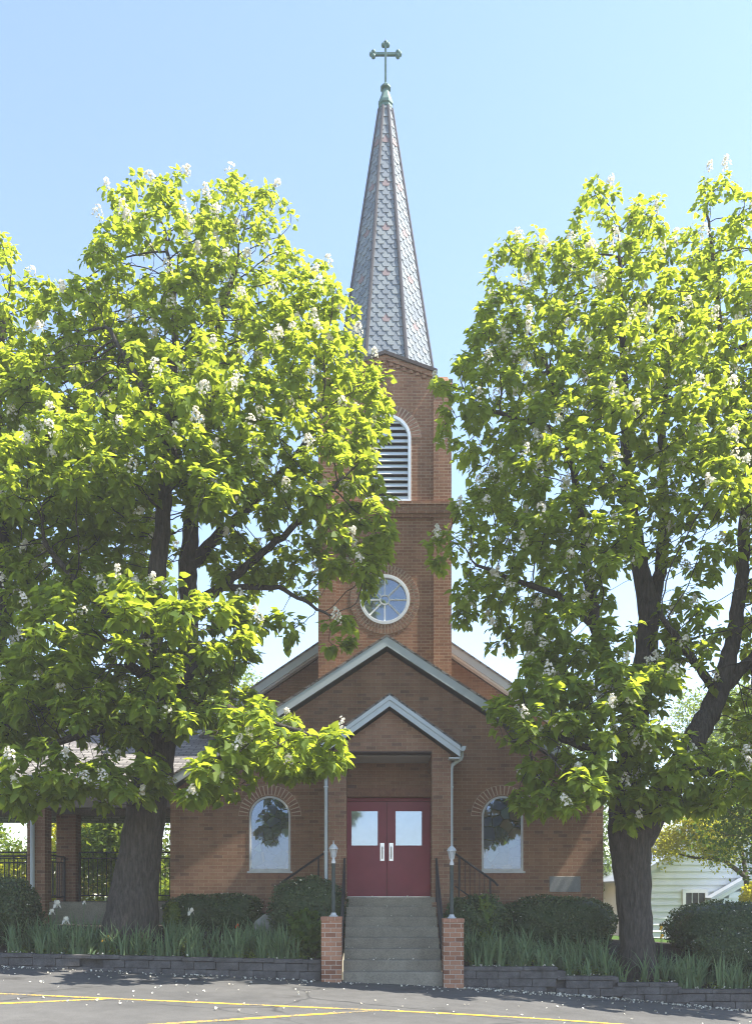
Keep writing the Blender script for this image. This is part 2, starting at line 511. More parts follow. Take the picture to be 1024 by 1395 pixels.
class MB:
    def __init__(s):
        s.v, s.f, s.mi, s.cur = [], [], [], 0
        s.var = []
        s.vv = 0.5

    def add(s, vs, fs):
        b = len(s.v)
        s.v += [tuple(v) for v in vs]
        s.var += [s.vv] * len(vs)
        for f in fs:
            s.f.append([b + i for i in f])
            s.mi.append(s.cur)
        return s

    def box(s, x0, x1, y0, y1, z0, z1):
        return s.add([(x0, y0, z0), (x1, y0, z0), (x1, y1, z0), (x0, y1, z0), (x0, y0, z1), (x1, y0, z1), (x1, y1, z1), (x0, y1, z1)],
                     [(0, 3, 2, 1), (4, 5, 6, 7), (0, 1, 5, 4), (1, 2, 6, 5), (2, 3, 7, 6), (3, 0, 4, 7)])

    def extrude(s, pts, vec, holes=()):
        """flat loop of 3-D points swept along vec; holes are loops in the same plane"""
        loops = [list(map(Vector, pts))] + [list(map(Vector, h)) for h in holes]
        allp = [p for lp in loops for p in lp]
        n = len(allp)
        vec = Vector(vec)
        tris = tessellate_polygon(loops)
        nrm = Vector((0, 0, 0))
        for t in tris:
            nrm = (allp[t[1]] - allp[t[0]]).cross(allp[t[2]] - allp[t[0]])
            if nrm.length > 1e-9:
                break
        fs = []
        flip = nrm.dot(vec) > 0
        for t in tris:
            nn = (allp[t[1]] - allp[t[0]]).cross(allp[t[2]] - allp[t[0]])
            t = tuple(t) if nn.dot(vec) <= 0 else (t[0], t[2], t[1])
            fs.append(t)
            fs.append((t[0] + n, t[2] + n, t[1] + n))
        b = 0
        for li, lp in enumerate(loops):
            k = len(lp)
            area = Vector((0, 0, 0))
            for i in range(k):
                area += lp[i].cross(lp[(i + 1) % k])
            pos = area.dot(vec) > 0
            if li > 0:
                pos = not pos
            for i in range(k):
                j = (i + 1) % k
                q = (b + i, b + j, b + j + n, b + i + n)
                fs.append(q if pos else q[::-1])
            b += k
        return s.add(allp + [p + vec for p in allp], fs)

    def xz(s, poly, y0, y1, holes=()):
        return s.extrude([(x, y0, z) for x, z in poly], (0, y1 - y0, 0), [[(x, y0, z) for x, z in h] for h in holes])

    def tube(s, pts, rad, n=8, caps=True):
        pts = [Vector(p) for p in pts]
        k = len(pts)
        if not isinstance(rad, (list, tuple)):
            rad = [rad] * k
        up = None
        vs = []
        for i, p in enumerate(pts):
            d = (pts[min(i + 1, k - 1)] - pts[max(i - 1, 0)]).normalized()
            if up is None:
                up = Vector((0, 0, 1)) if abs(d.z) < 0.9 else Vector((1, 0, 0))
            a = (up - d * up.dot(d)).normalized()
            up = a
            b = d.cross(a)
            for j in range(n):
                t = 2 * math.pi * j / n
                vs.append(p + (a * math.cos(t) + b * math.sin(t)) * rad[i])
        fs = []
        for i in range(k - 1):
            for j in range(n):
                j2 = (j + 1) % n
                fs.append((i * n + j, i * n + j2, (i + 1) * n + j2, (i + 1) * n + j))
        if caps:
            fs.append(tuple(range(n))[::-1])
            fs.append(tuple((k - 1) * n + j for j in range(n)))
        return s.add(vs, fs)

    def lathe(s, prof, c, n=16, rot=0.0):
        c = Vector(c)
        vs, fs = [], []
        for r, z in prof:
            for j in range(n):
                t = 2 * math.pi * (j + rot) / n
                vs.append(c + Vector((math.cos(t) * r, math.sin(t) * r, z)))
        k = len(prof)
        for i in range(k - 1):
            for j in range(n):
                j2 = (j + 1) % n
                fs.append((i * n + j, i * n + j2, (i + 1) * n + j2, (i + 1) * n + j))
        fs.append(tuple(range(n))[::-1])
        fs.append(tuple((k - 1) * n + j for j in range(n)))
        return s.add(vs, fs)

    def build(s, name, mats, parent=None, origin=None, smooth=False, bevel=0.0, var=False):
        me = bpy.data.meshes.new(name)
        me.from_pydata(s.v, [], s.f)
        if any(s.mi):
            me.polygons.foreach_set('material_index', s.mi)
        # box-projected UVs in metres
        me.update()
        uvl = me.uv_layers.new(name='UVMap')
        nv = len(me.loops)
        vi = np.empty(nv, np.int32)
        me.loops.foreach_get('vertex_index', vi)
        co_ = np.array(s.v, float)[vi]
        pn = np.empty(len(me.polygons) * 3)
        me.polygons.foreach_get('normal', pn)
        pn = np.abs(pn.reshape(-1, 3))
        lt = np.empty(len(me.polygons), np.int32)
        me.polygons.foreach_get('loop_total', lt)
        pn = np.repeat(pn, lt, axis=0)
        ax = np.argmax(pn - np.array([0, 0, 0.0]), axis=1)
        u = np.where(ax == 0, co_[:, 1], co_[:, 0])
        w = np.where(ax == 2, co_[:, 1], co_[:, 2])
        uvl.data.foreach_set('uv', np.stack([u, w], 1).astype(np.float32).ravel())
        if var:
            at_ = me.attributes.new('var', 'FLOAT', 'POINT')
            at_.data.foreach_set('value', np.array(s.var, np.float32))
        if smooth:
            me.polygons.foreach_set('use_smooth', [True] * len(me.polygons))
        o = link_mesh(name, me, mats, parent, origin)
        if bevel:
            b = o.modifiers.new('bevel', 'BEVEL')
            b.width = bevel
            b.segments = 2
            b.limit_method = 'ANGLE'
            b.angle_limit = R(35)
        return o


def chevron(cx, az, half, slope, thick):
    ez = az - half * slope
    return [(cx - half, ez), (cx - half, ez - thick), (cx, az - thick), (cx + half, ez - thick), (cx + half, ez), (cx, az)]


def arch_loop(cx, w, z0, z1, n=20):
    """round-headed opening: full width w, sill z0, crown z1"""
    r = w / 2
    zs = z1 - r
    pts = [(cx - r, z0), (cx + r, z0)]
    for i in range(n + 1):
        t = math.pi * i / n
        pts.append((cx + r * math.cos(t), zs + r * math.sin(t)))
    return pts


def circle_loop(cx, cz, r, n=40):
    return [(cx + r * math.cos(2 * math.pi * i / n), cz + r * math.sin(2 * math.pi * i / n)) for i in range(n)]


def brick_ring(name, parent, cx, cz, r0, r1, a0, a1, n, y):
    """soldier bricks set round an opening, a few millimetres proud of the wall face y"""
    mb = MB()
    mb.cur = 1
    k = 40
    out = [(cx + r1 * math.cos(a0 + (a1 - a0) * i / k), cz + r1 * math.sin(a0 + (a1 - a0) * i / k)) for i in range(k + 1)]
    inn = [(cx + r0 * math.cos(a0 + (a1 - a0) * i / k), cz + r0 * math.sin(a0 + (a1 - a0) * i / k)) for i in range(k + 1)]
    for i in range(k):
        mb.xz([inn[i], out[i], out[i + 1], inn[i + 1]], y - 0.004, y + 0.05)
    mb.cur = 0
    rnd = random.Random(int(abs(cx * 100)) + n)
    for i in range(n):
        b0 = a0 + (a1 - a0) * (i + 0.14) / n
        b1 = a0 + (a1 - a0) * (i + 0.86) / n
        ra, rb = r0 + 0.006, r1 - 0.008
        dy = rnd.uniform(0.009, 0.014)
        mb.xz([(cx + ra * math.cos(b0), cz + ra * math.sin(b0)), (cx + rb * math.cos(b0), cz + rb * math.sin(b0)),
               (cx + rb * math.cos(b1), cz + rb * math.sin(b1)), (cx + ra * math.cos(b1), cz + ra * math.sin(b1))], y - dy, y + 0.03)
    return mb.build(name, ['brick_plain', 'mortar'], parent)


# ---------------------------------------------------------------- terrain
def lot_z(x):
    x = np.clip(np.asarray(x, float), -14, 12)
    return -0.045 * x - 0.0045 * np.maximum(0, x - 0.3) ** 2 - 0.01


def wall_top(x):
    x = np.asarray(x, float)
    left = 0.50 - 0.022 * (x + 4.0)
    right = np.where(x < 3.45, 0.305, np.where(x < 4.7, 0.125, np.where(x < 5.85, 0.0, -0.13)))
    return np.where(x < 0.3, left, right)


def bed_z(x, y):
    x = np.asarray(x, float)
    y = np.asarray(y, float)
    t = np.clip((y - 16.35) / 3.2, 0, 1)
    t = t * t * (3 - 2 * t)
    xs = np.clip(x, -9, 9)
    front = np.minimum(wall_top(xs - 0.2), wall_top(xs + 0.2)) - 0.045
    front = np.where((xs > 0.2) & (xs < 1.7), 0.26, front)
    back = np.where(xs < 0.3, 0.98, 0.86 - 0.06 * np.maximum(0, xs - 1.7))
    far = np.clip((y - 24) / 14, 0, 1)
    back = back * (1 - far) + (np.where(x < 0, 0.75, -0.55)) * far
    return front * (1 - t) + back * t


def grid_sheet(name, xs, ys, zf, mat, kind='structure', dz=0.0):
    xs, ys = np.array(xs, float), np.array(ys, float)
    X, Y = np.meshgrid(xs, ys)
    Z = zf(X, Y) + dz
    vs = np.stack([X.ravel(), Y.ravel(), Z.ravel()], 1)
    w = len(xs)
    fs = [(j * w + i, j * w + i + 1, (j + 1) * w + i + 1, (j + 1) * w + i) for j in range(len(ys) - 1) for i in range(w - 1)]
    me = bpy.data.meshes.new(name)
    me.from_pydata(vs.tolist(), [], fs)
    me.polygons.foreach_set('use_smooth', [True] * len(fs))
    o = link_mesh(name, me, mat)
    if kind:
        tag(o, kind=kind)
    return o


xs_l = [-300, -120, -60, -30, -20] + list(np.arange(-14, 12.1, 0.5)) + [16, 20, 30, 60, 120, 300]
lot = grid_sheet('parking_lot', xs_l, [-300, -120, -40, -10, 0, 4, 8, 10, 12, 14, 15, 16, 16.5], lambda x, y: lot_z(x), 'asphalt')
xs_b = [-300, -120, -60, -30, -20] + list(np.arange(-14, 14.1, 0.5)) + [16, 20, 30, 60, 120, 300]
grid_sheet('lawn', xs_b, [20.0, 21, 22, 24, 27, 30, 34, 38, 60, 120, 300],
           lambda x, y: bed_z(x, y) - 0.03, 'lawn')
xs_g = [-60, -30, -20] + list(np.arange(-13, -0.69, 0.35)) + [-0.66]
grid_sheet('flower_bed', xs_g, list(np.arange(16.36, 20.3, 0.25)), bed_z, 'soil')
grid_sheet('flower_bed', [1.29] + list(np.arange(1.4, 12.2, 0.2)) + [20, 30, 60], list(np.arange(16.36, 20.3, 0.25)), bed_z, 'soil')


def paint_line(a, b, w):
    """a yellow stripe lying 4 mm above the lot between two ground points"""
    a, b = Vector(a), Vector(b)
    d = (b - a).normalized()
    nrm = Vector((-d.y, d.x))
    n = max(2, int((b - a).length / 0.25))
    mb = MB()
    vs, fs = [], []
    rr = random.Random(3)
    for i in range(n + 1):
        p = a + (b - a) * i / n
        for sgn in (-1, 1):
            q = p + nrm * sgn * (w / 2 + rr.uniform(-0.006, 0.006))
            vs.append((q.x, q.y, float(lot_z(q.x)) + 0.004))
    for i in range(n):
        fs.append((2 * i, 2 * i + 2, 2 * i + 3, 2 * i + 1))
    mb.add(vs, fs)
    o = mb.build('painted_line', 'road_paint', lot)
    if o.data.polygons[0].normal.z < 0:
        o.data.flip_normals()
    return o


paint_line((-14, 12.32), (11.5, 12.5), 0.12)
paint_line((-3.95, 12.30), (-7.6, 9.4), 0.12)
paint_line((-0.05, 12.35), (-4.3, 9.0), 0.12)

# ---------------------------------------------------------------- church
CH = empty('church', (0.25, 19.6, 0.9))
tag(CH, 'red brick church with slate steeple, copper cross and maroon double doors', 'church')
YF, NCX = 19.6, 0.25                       # facade plane, narthex centre
NH, NSL, NAZ = 5.02, 0.652, 7.60
LAND = 1.63
# narthex facade with two arched windows and the door opening
WL, WR = -2.46, 2.93
WW, WZ0, WZ1 = 0.95, 2.24, 3.97
outer = [(NCX - NH, 0.4), (NCX + NH, 0.4), (NCX + NH, NAZ - 0.27 - NH * NSL), (NCX, NAZ - 0.27), (NCX - NH, NAZ - 0.27 - NH * NSL)]
holes = [arch_loop(WL, WW, WZ0, WZ1), arch_loop(WR, WW, WZ0, WZ1), [(-0.82, 1.0), (1.32, 1.0), (1.32, 3.96), (-0.82, 3.96)]]
MB().xz(outer, YF, YF + 0.3, holes).build('narthex_wall', 'brick', CH)
for sx in (-1, 1):
    sw = MB()
    x = NCX + sx * NH
    sw.box(min(x, x - sx * 0.3), max(x, x - sx * 0.3), YF + 0.3, 24.4, 0.4, NAZ - 0.30 - NH * NSL)
    sw.build('side_wall', 'brick', CH)
MB().xz(chevron(NCX, NAZ + 0.05, NH + 0.12, NSL, 0.05), YF - 0.28, 24.6).build('narthex_roof', 'shingle', CH)
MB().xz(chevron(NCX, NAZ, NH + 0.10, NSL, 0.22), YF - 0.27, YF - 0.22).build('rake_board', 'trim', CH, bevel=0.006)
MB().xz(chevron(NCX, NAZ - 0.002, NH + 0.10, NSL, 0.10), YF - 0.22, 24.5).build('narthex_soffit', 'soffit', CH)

for cx in (WL, WR):
    fr = MB()
    fr.xz(arch_loop(cx, WW + 0.01, WZ0 - 0.005, WZ1 + 0.005, 24), YF - 0.012, YF + 0.08, [arch_loop(cx, WW - 0.085, WZ0 + 0.05, WZ1 - 0.042, 24)])
    f = fr.build('arched_window', 'metal_trim', CH, bevel=0.006)
    gl = MB()
    gl.xz(arch_loop(cx, WW - 0.084, WZ0 + 0.051, WZ1 - 0.043, 24), YF + 0.03, YF + 0.05)
    gl.build('glass', 'stained', f)
    MB().box(cx - WW / 2 - 0.05, cx + WW / 2 + 0.05, YF - 0.035, YF + 0.02, WZ0 - 0.055, WZ0 - 0.008).build('sill', 'metal_trim', f, bevel=0.006)
    brick_ring('brick_arch', f, cx, WZ1 - WW / 2, WW / 2 + 0.035, WW / 2 + 0.255, R(2), R(178), 21, YF)
    # rowlock course under the sill
    rl = MB()
    for i in range(14):
        x0 = cx - 0.56 + i * 0.08
        rl.box(x0, x0 + 0.068, YF - 0.012, YF + 0.03, WZ0 - 0.18, WZ0 - 0.062)
    rl.build('sill_course', 'brick_plain', f)

# cornerstone plaque
MB().box(4.02, 4.74, YF - 0.012, YF + 0.04, 1.75, 2.11).build('stone_plaque', 'stone', CH, bevel=0.006)

# maroon doors
DY = 19.84
dx0, dxm, dx1 = -0.80, 0.252, 1.305
df = MB()
df.box(dx0 - 0.02, dx0 + 0.03, DY - 0.03, DY + 0.1, LAND, 3.96)
df.box(dx1 - 0.03, dx1 + 0.015, DY - 0.03, DY + 0.1, LAND, 3.96)
df.box(dx0 + 0.03, dx1 - 0.03, DY - 0.03, DY + 0.1, 3.88, 3.96)
df.build('door_frame', 'maroon', CH)
for s in (-1, 1):
    a, b = (dx0 + 0.035, dxm - 0.005) if s < 0 else (dxm + 0.005, dx1 - 0.035)
    ga, gb = (-0.587, 0.052) if s < 0 else (0.449, 1.087)
    dm = MB()
    dm.xz([(a, LAND + 0.015), (b, LAND + 0.015), (b, 3.875), (a, 3.875)], DY, DY + 0.05,
          [[(ga, 2.83), (gb, 2.83), (gb, 3.66), (ga, 3.66)]])
    d = dm.build('door', 'maroon', CH, bevel=0.004)
    MB().box(ga, gb, DY + 0.012, DY + 0.022, 2.83, 3.66).build('door_glass', 'door_glass', d)
    gf = MB()
    gf.xz([(ga - 0.02, 2.81), (gb + 0.02, 2.81), (gb + 0.02, 3.68), (ga - 0.02, 3.68)], DY - 0.008, DY + 0.012,
          [[(ga + 0.012, 2.842), (gb - 0.012, 2.842), (gb - 0.012, 3.648), (ga + 0.012, 3.648)]])
    gf.build('glazing_frame', 'maroon', d)
    hx = dxm + s * 0.105
    h = MB()
    h.xz([(hx - 0.048, 2.48), (hx + 0.048, 2.48), (hx + 0.048, 2.90), (hx - 0.048, 2.90)], DY - 0.008, DY - 0.001)
    h.tube([(hx, DY - 0.01, 2.54), (hx, DY - 0.06, 2.55), (hx, DY - 0.06, 2.80), (hx, DY - 0.01, 2.81)], 0.013, 8)
    h.cur = 1
    h.box(hx - 0.012, hx + 0.012, DY - 0.0125, DY - 0.0085, 2.56, 2.79)
    h.build('handle', ['silver', 'black'], d)
    he = a if s < 0 else b
    for z in (1.85, 2.85, 3.7):
        MB().tube([(he, DY - 0.012, z - 0.06), (he, DY - 0.012, z + 0.06)], 0.014, 8).build('hinge', 'maroon', d)
MB().box(dx0, dx1, YF + 0.02, DY + 0.06, LAND - 0.02, LAND + 0.012).build('threshold', 'silver', CH)
MB().box(-0.82, 1.32, DY + 0.16, DY + 0.2, 1.0, 4.2).build('vestibule_back', 'dark', CH)
sc_ = MB()
for i in range(27):
    x0 = -0.82 + i * 0.0795
    sc_.box(x0, x0 + 0.066, YF - 0.010, YF + 0.03, 3.97, 4.16)
sc_.build('door_lintel', 'brick_plain', CH)

# portico
PY0, PCX = 18.2, 0.29
PSL, PAZ, PHALF = 0.72, 5.93, 1.50
ptop = PAZ - 0.27
px0, px1, qx0, qx1 = -1.03, -0.64, 1.205, 1.61
gz = lambda x: ptop - abs(x - PCX) * PSL
pp = [(px0, 0.5), (px1, 0.5), (px1, 4.78), (qx0, 4.78), (qx0, 0.5), (qx1, 0.5), (qx1, gz(qx1)), (PCX, ptop), (px0, gz(px0))]
MB().xz(pp, PY0, PY0 + 0.42).build('portico_front', 'brick', CH)
MB().box(px0, px1, PY0 + 0.42, YF, 4.50, gz(px0)).build('portico_beam', 'brick', CH)
MB().box(qx0, qx1, PY0 + 0.42, YF, 4.50, gz(qx1)).build('portico_beam', 'brick', CH)
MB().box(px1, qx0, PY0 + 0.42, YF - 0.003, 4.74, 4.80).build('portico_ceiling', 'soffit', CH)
MB().box(px1 + 0.002, qx0 - 0.002, PY0 + 0.004, PY0 + 0.41, 4.755, 4.778).build('lintel_plate', 'coping', CH)
MB().xz(chevron(PCX, PAZ + 0.05, PHALF + 0.03, PSL, 0.05), PY0 - 0.27, YF - 0.003).build('portico_roof', 'shingle', CH)
rk = MB()
rk.xz(chevron(PCX, PAZ, PHALF, PSL, 0.235), PY0 - 0.25, PY0 - 0.21)
rk.xz(chevron(PCX, PAZ - 0.001, PHALF + 0.004, PSL, 0.10), PY0 - 0.275, PY0 - 0.252)
ez = PAZ - PHALF * PSL
for s in (-1, 1):
    xa = PCX + s * PHALF
    rk.box(min(xa - s * 0.004, xa - s * 0.24), max(xa - s * 0.004, xa - s * 0.24), PY0 - 0.249, PY0 - 0.005, ez - 0.27, ez - 0.237)
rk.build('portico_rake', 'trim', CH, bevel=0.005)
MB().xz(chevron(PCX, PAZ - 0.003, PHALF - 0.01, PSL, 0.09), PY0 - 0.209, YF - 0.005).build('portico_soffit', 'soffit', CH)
for s in (-1, 1):
    xa = PCX + s * (PHALF + 0.012)
    g = MB()
    prof = [(0, 0), (0.07, 0), (0.105, 0.05), (0.115, 0.105), (0, 0.105)]
    g.extrude([(xa + s * u, PY0 - 0.23, ez - 0.10 + w) for u, w in prof], (0, 1.55, 0))
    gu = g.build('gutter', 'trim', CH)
    xd = 1.62 if s > 0 else -1.075
    yd = PY0 + 0.05
    dn = MB()
    pts = [(xa + s * 0.05, yd, ez - 0.09), (xa + s * 0.05, yd, ez - 0.17), (xa + s * 0.03, yd, ez - 0.23), (xd + s * 0.10, yd, ez - 0.30),
           (xd + s * 0.02, yd, ez - 0.37), (xd, yd, ez - 0.46), (xd, yd, 1.05)]
    dn.tube(pts, 0.042, 10)
    for z in (4.0, 2.6):
        dn.box(xd - 0.05, xd + 0.05, yd - 0.047, yd + 0.05, z, z + 0.03)
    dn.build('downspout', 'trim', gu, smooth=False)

# tower
TY, TCX, TH = 22.0, 0.23, 1.70
TD = 3.4
TTOP = 15.30
LCX, LZ0, LZ1, LW = (527.3 - 512) * TY / FPX, 1.7 + (1218 - 684) * TY / FPX, 1.7 + (1218 - 565) * TY / FPX, 1.22
RCX, RCZ = (524 - 512) * TY / FPX, 1.7 + (1218 - 816.6) * TY / FPX
GAP = 15.72
to = [(TCX - TH, 3.5), (TCX + TH, 3.5), (TCX + TH, 15.0), (TCX + 1.27, 15.25), (TCX, GAP), (TCX - 1.27, 15.25), (TCX - TH, 15.0)]
MB().xz(to, TY, TY + 0.3, [arch_loop(LCX, LW, LZ0, LZ1, 24), circle_loop(RCX, RCZ, 0.645)]).build('tower_wall', 'brick_tower', CH)
tw = MB()
tw.box(TCX - TH, TCX - TH + 0.3, TY + 0.3, TY + TD, 3.5, 15.0)
tw.box(TCX + TH - 0.3, TCX + TH, TY + 0.3, TY + TD, 3.5, 15.0)
tw.xz([(TCX - TH + 0.3, 3.5), (TCX + TH - 0.3, 3.5), (TCX + TH - 0.3, 15.08), (TCX, GAP), (TCX - TH + 0.3, 15.08)], TY + TD - 0.3, TY + TD)
tr = tw.build('tower_shaft', 'brick_tower', CH)
for s in (-1, 1):
    xa, xb = TCX + s * TH - s * 0.44, TCX + s * (TH + 0.03)
    for y0 in (TY - 0.05, TY + TD - 0.35):
        p = MB()
        p.box(min(xa, xb), max(xa, xb), y0, y0 + 0.42, 3.4, 11.52)
        p.box(min(xa, xb), max(xa, xb), y0, y0 + 0.42, 11.86, 14.95)
        # weathered sloping cap
        x_0, x_1 = min(xa, xb), max(xa, xb)
        p.add([(x_0 - .02, y0 - .03, 14.953), (x_1 + .02, y0 - .03, 14.953), (x_1 + .02, y0 + .42, 14.953), (x_0 - .02, y0 + .42, 14.953),
               (x_0 + .1, y0 + .12, 15.22), (x_1 - .1, y0 + .12, 15.22), (x_1 - .1, y0 + .3, 15.22), (x_0 + .1, y0 + .3, 15.22)],
              [(0, 3, 2, 1), (4, 5, 6, 7), (0, 1, 5, 4), (1, 2, 6, 5), (2, 3, 7, 6), (3, 0, 4, 7)])
        p.build('corner_pilaster', 'brick_tower', CH)
bc = MB()
for i, (z0, z1, e) in enumerate(((11.50, 11.58, 0.075), (11.58, 11.80, 0.12), (11.80, 11.88, 0.15))):
    bc.box(TCX - TH - e, TCX + TH + e, TY - e, TY + 0.2, z0 + 0.002 * i, z1)
    for s in (-1, 1):
        xa, xb = TCX + s * (TH + e), TCX + s * (TH - 0.1)
        bc.box(min(xa, xb), max(xa, xb), TY + 0.2, TY + TD + e, z0 + 0.002 * i, z1)
bc.build('belt_course', 'brick_tower', CH)
# raking cornice of the little gables, on all four sides
for k in range(4):
    a = k * math.pi / 2
    mb = MB()
    mb.cur = 0
    cxy = Vector((TCX, TY + TD / 2))

    def rot(x, y, z):
        # local x along the face, y outwards
        return (cxy.x + x * math.cos(a) - y * math.sin(a), cxy.y + x * math.sin(a) + y * math.cos(a), z)
    gp = lambda t, z: (t, z)
    ch = chevron(0, GAP + 0.10, 1.36, 0.36, 0.09)
    mb.extrude([rot(x, -TD / 2 - 0.10, z) for x, z in ch], Vector(rot(0, 0.0, 0)) - Vector(rot(0, -0.75, 0)))
    mb.cur = 1
    ch = chevron(0, GAP + 0.008, 1.30, 0.36, 0.13)
    mb.extrude([rot(x, -TD / 2 - 0.055, z) for x, z in ch], Vector(rot(0, 0.0, 0)) - Vector(rot(0, -0.25, 0)))
    for j in range(-7, 8):
        z = GAP - 0.125 - abs(j) * 0.17 * 0.36
        if abs(j) > 6:
            continue
        mb.extrude([rot(j * 0.17 - 0.05, -TD / 2 - 0.035, z), rot(j * 0.17 + 0.05, -TD / 2 - 0.035, z),
                    rot(j * 0.17 + 0.05, -TD / 2 - 0.035, z - 0.09), rot(j * 0.17 - 0.05, -TD / 2 - 0.035, z - 0.09)],
                   Vector(rot(0, 0.0, 0)) - Vector(rot(0, -0.15, 0)))
    mb.build('gable_cornice', ['coping', 'brick_tower'], CH)

# bell louver
lf = MB()
lf.xz(arch_loop(LCX, LW + 0.01, LZ0 - 0.02, LZ1 + 0.005, 24), TY - 0.02, TY + 0.10, [arch_loop(LCX, LW - 0.14, LZ0 + 0.07, LZ1 - 0.07, 24)])
lfo = lf.build('bell_louver', 'louver', CH, bevel=0.006)
sl = MB()
z = LZ0 + 0.10
while z < LZ1 - 0.12:
    zs = LZ1 - LW / 2
    hw = LW / 2 - 0.055
    zz = z + 0.05
    if zz > zs:
        hw = math.sqrt(max(0.0025, (LW / 2 - 0.05) ** 2 - (zz - zs) ** 2))
    sl.add([(LCX - hw, TY + 0.03, z), (LCX + hw, TY + 0.03, z), (LCX + hw, TY + 0.13, z + 0.122), (LCX - hw, TY + 0.13, z + 0.122),
            (LCX - hw, TY + 0.045, z - 0.012), (LCX + hw, TY + 0.045, z - 0.012), (LCX + hw, TY + 0.145, z + 0.11), (LCX - hw, TY + 0.145, z + 0.11)],
           [(0, 1, 2, 3), (7, 6, 5, 4), (0, 4, 5, 1), (1, 5, 6, 2), (2, 6, 7, 3), (3, 7, 4, 0)])
    z += 0.165
sl.build('slats', 'louver', lfo)
MB().xz(arch_loop(LCX, LW - 0.1, LZ0 + 0.02, LZ1 - 0.05, 20), TY + 0.2, TY + 0.22).build('backing', 'dark', lfo)
MB().box(LCX - 0.70, LCX + 0.70, TY - 0.06, TY + 0.03, LZ0 - 0.11, LZ0 - 0.022).build('sill', 'louver', lfo, bevel=0.008)
brick_ring('brick_arch', lfo, LCX, LZ1 - LW / 2, LW / 2 + 0.02, LW / 2 + 0.27, R(0), R(180), 25, TY)

# round window
rf = MB()
rf.xz(circle_loop(RCX, RCZ, 0.65, 48), TY - 0.02, TY + 0.09, [circle_loop(RCX, RCZ, 0.565, 48)])
rfo = rf.build('round_window', 'white', CH, bevel=0.008)
MB().xz(circle_loop(RCX, RCZ, 0.566, 48), TY + 0.05, TY + 0.06).build('glass', 'glass', rfo)
mu = MB()
mu.xz(circle_loop(RCX, RCZ, 0.135, 28), TY + 0.02, TY + 0.049, [circle_loop(RCX, RCZ, 0.105, 28)])
for i in range(8):
    t = math.pi * i / 4
    c_, s_ = math.cos(t), math.sin(t)
    w = 0.018
    a0, a1 = 0.13, 0.57
    mu.xz([(RCX + c_ * a0 - s_ * w, RCZ + s_ * a0 + c_ * w), (RCX + c_ * a1 - s_ * w, RCZ + s_ * a1 + c_ * w),
           (RCX + c_ * a1 + s_ * w, RCZ + s_ * a1 - c_ * w), (RCX + c_ * a0 + s_ * w, RCZ + s_ * a0 - c_ * w)], TY + 0.022, TY + 0.048)
mu.build('muntins', 'white', rfo)
brick_ring('brick_arch', rfo, RCX, RCZ, 0.665, 0.775, 0, 2 * math.pi, 52, TY)
brick_ring('brick_arch', rfo, RCX, RCZ, 0.778, 0.90, 0, 2 * math.pi, 60, TY)

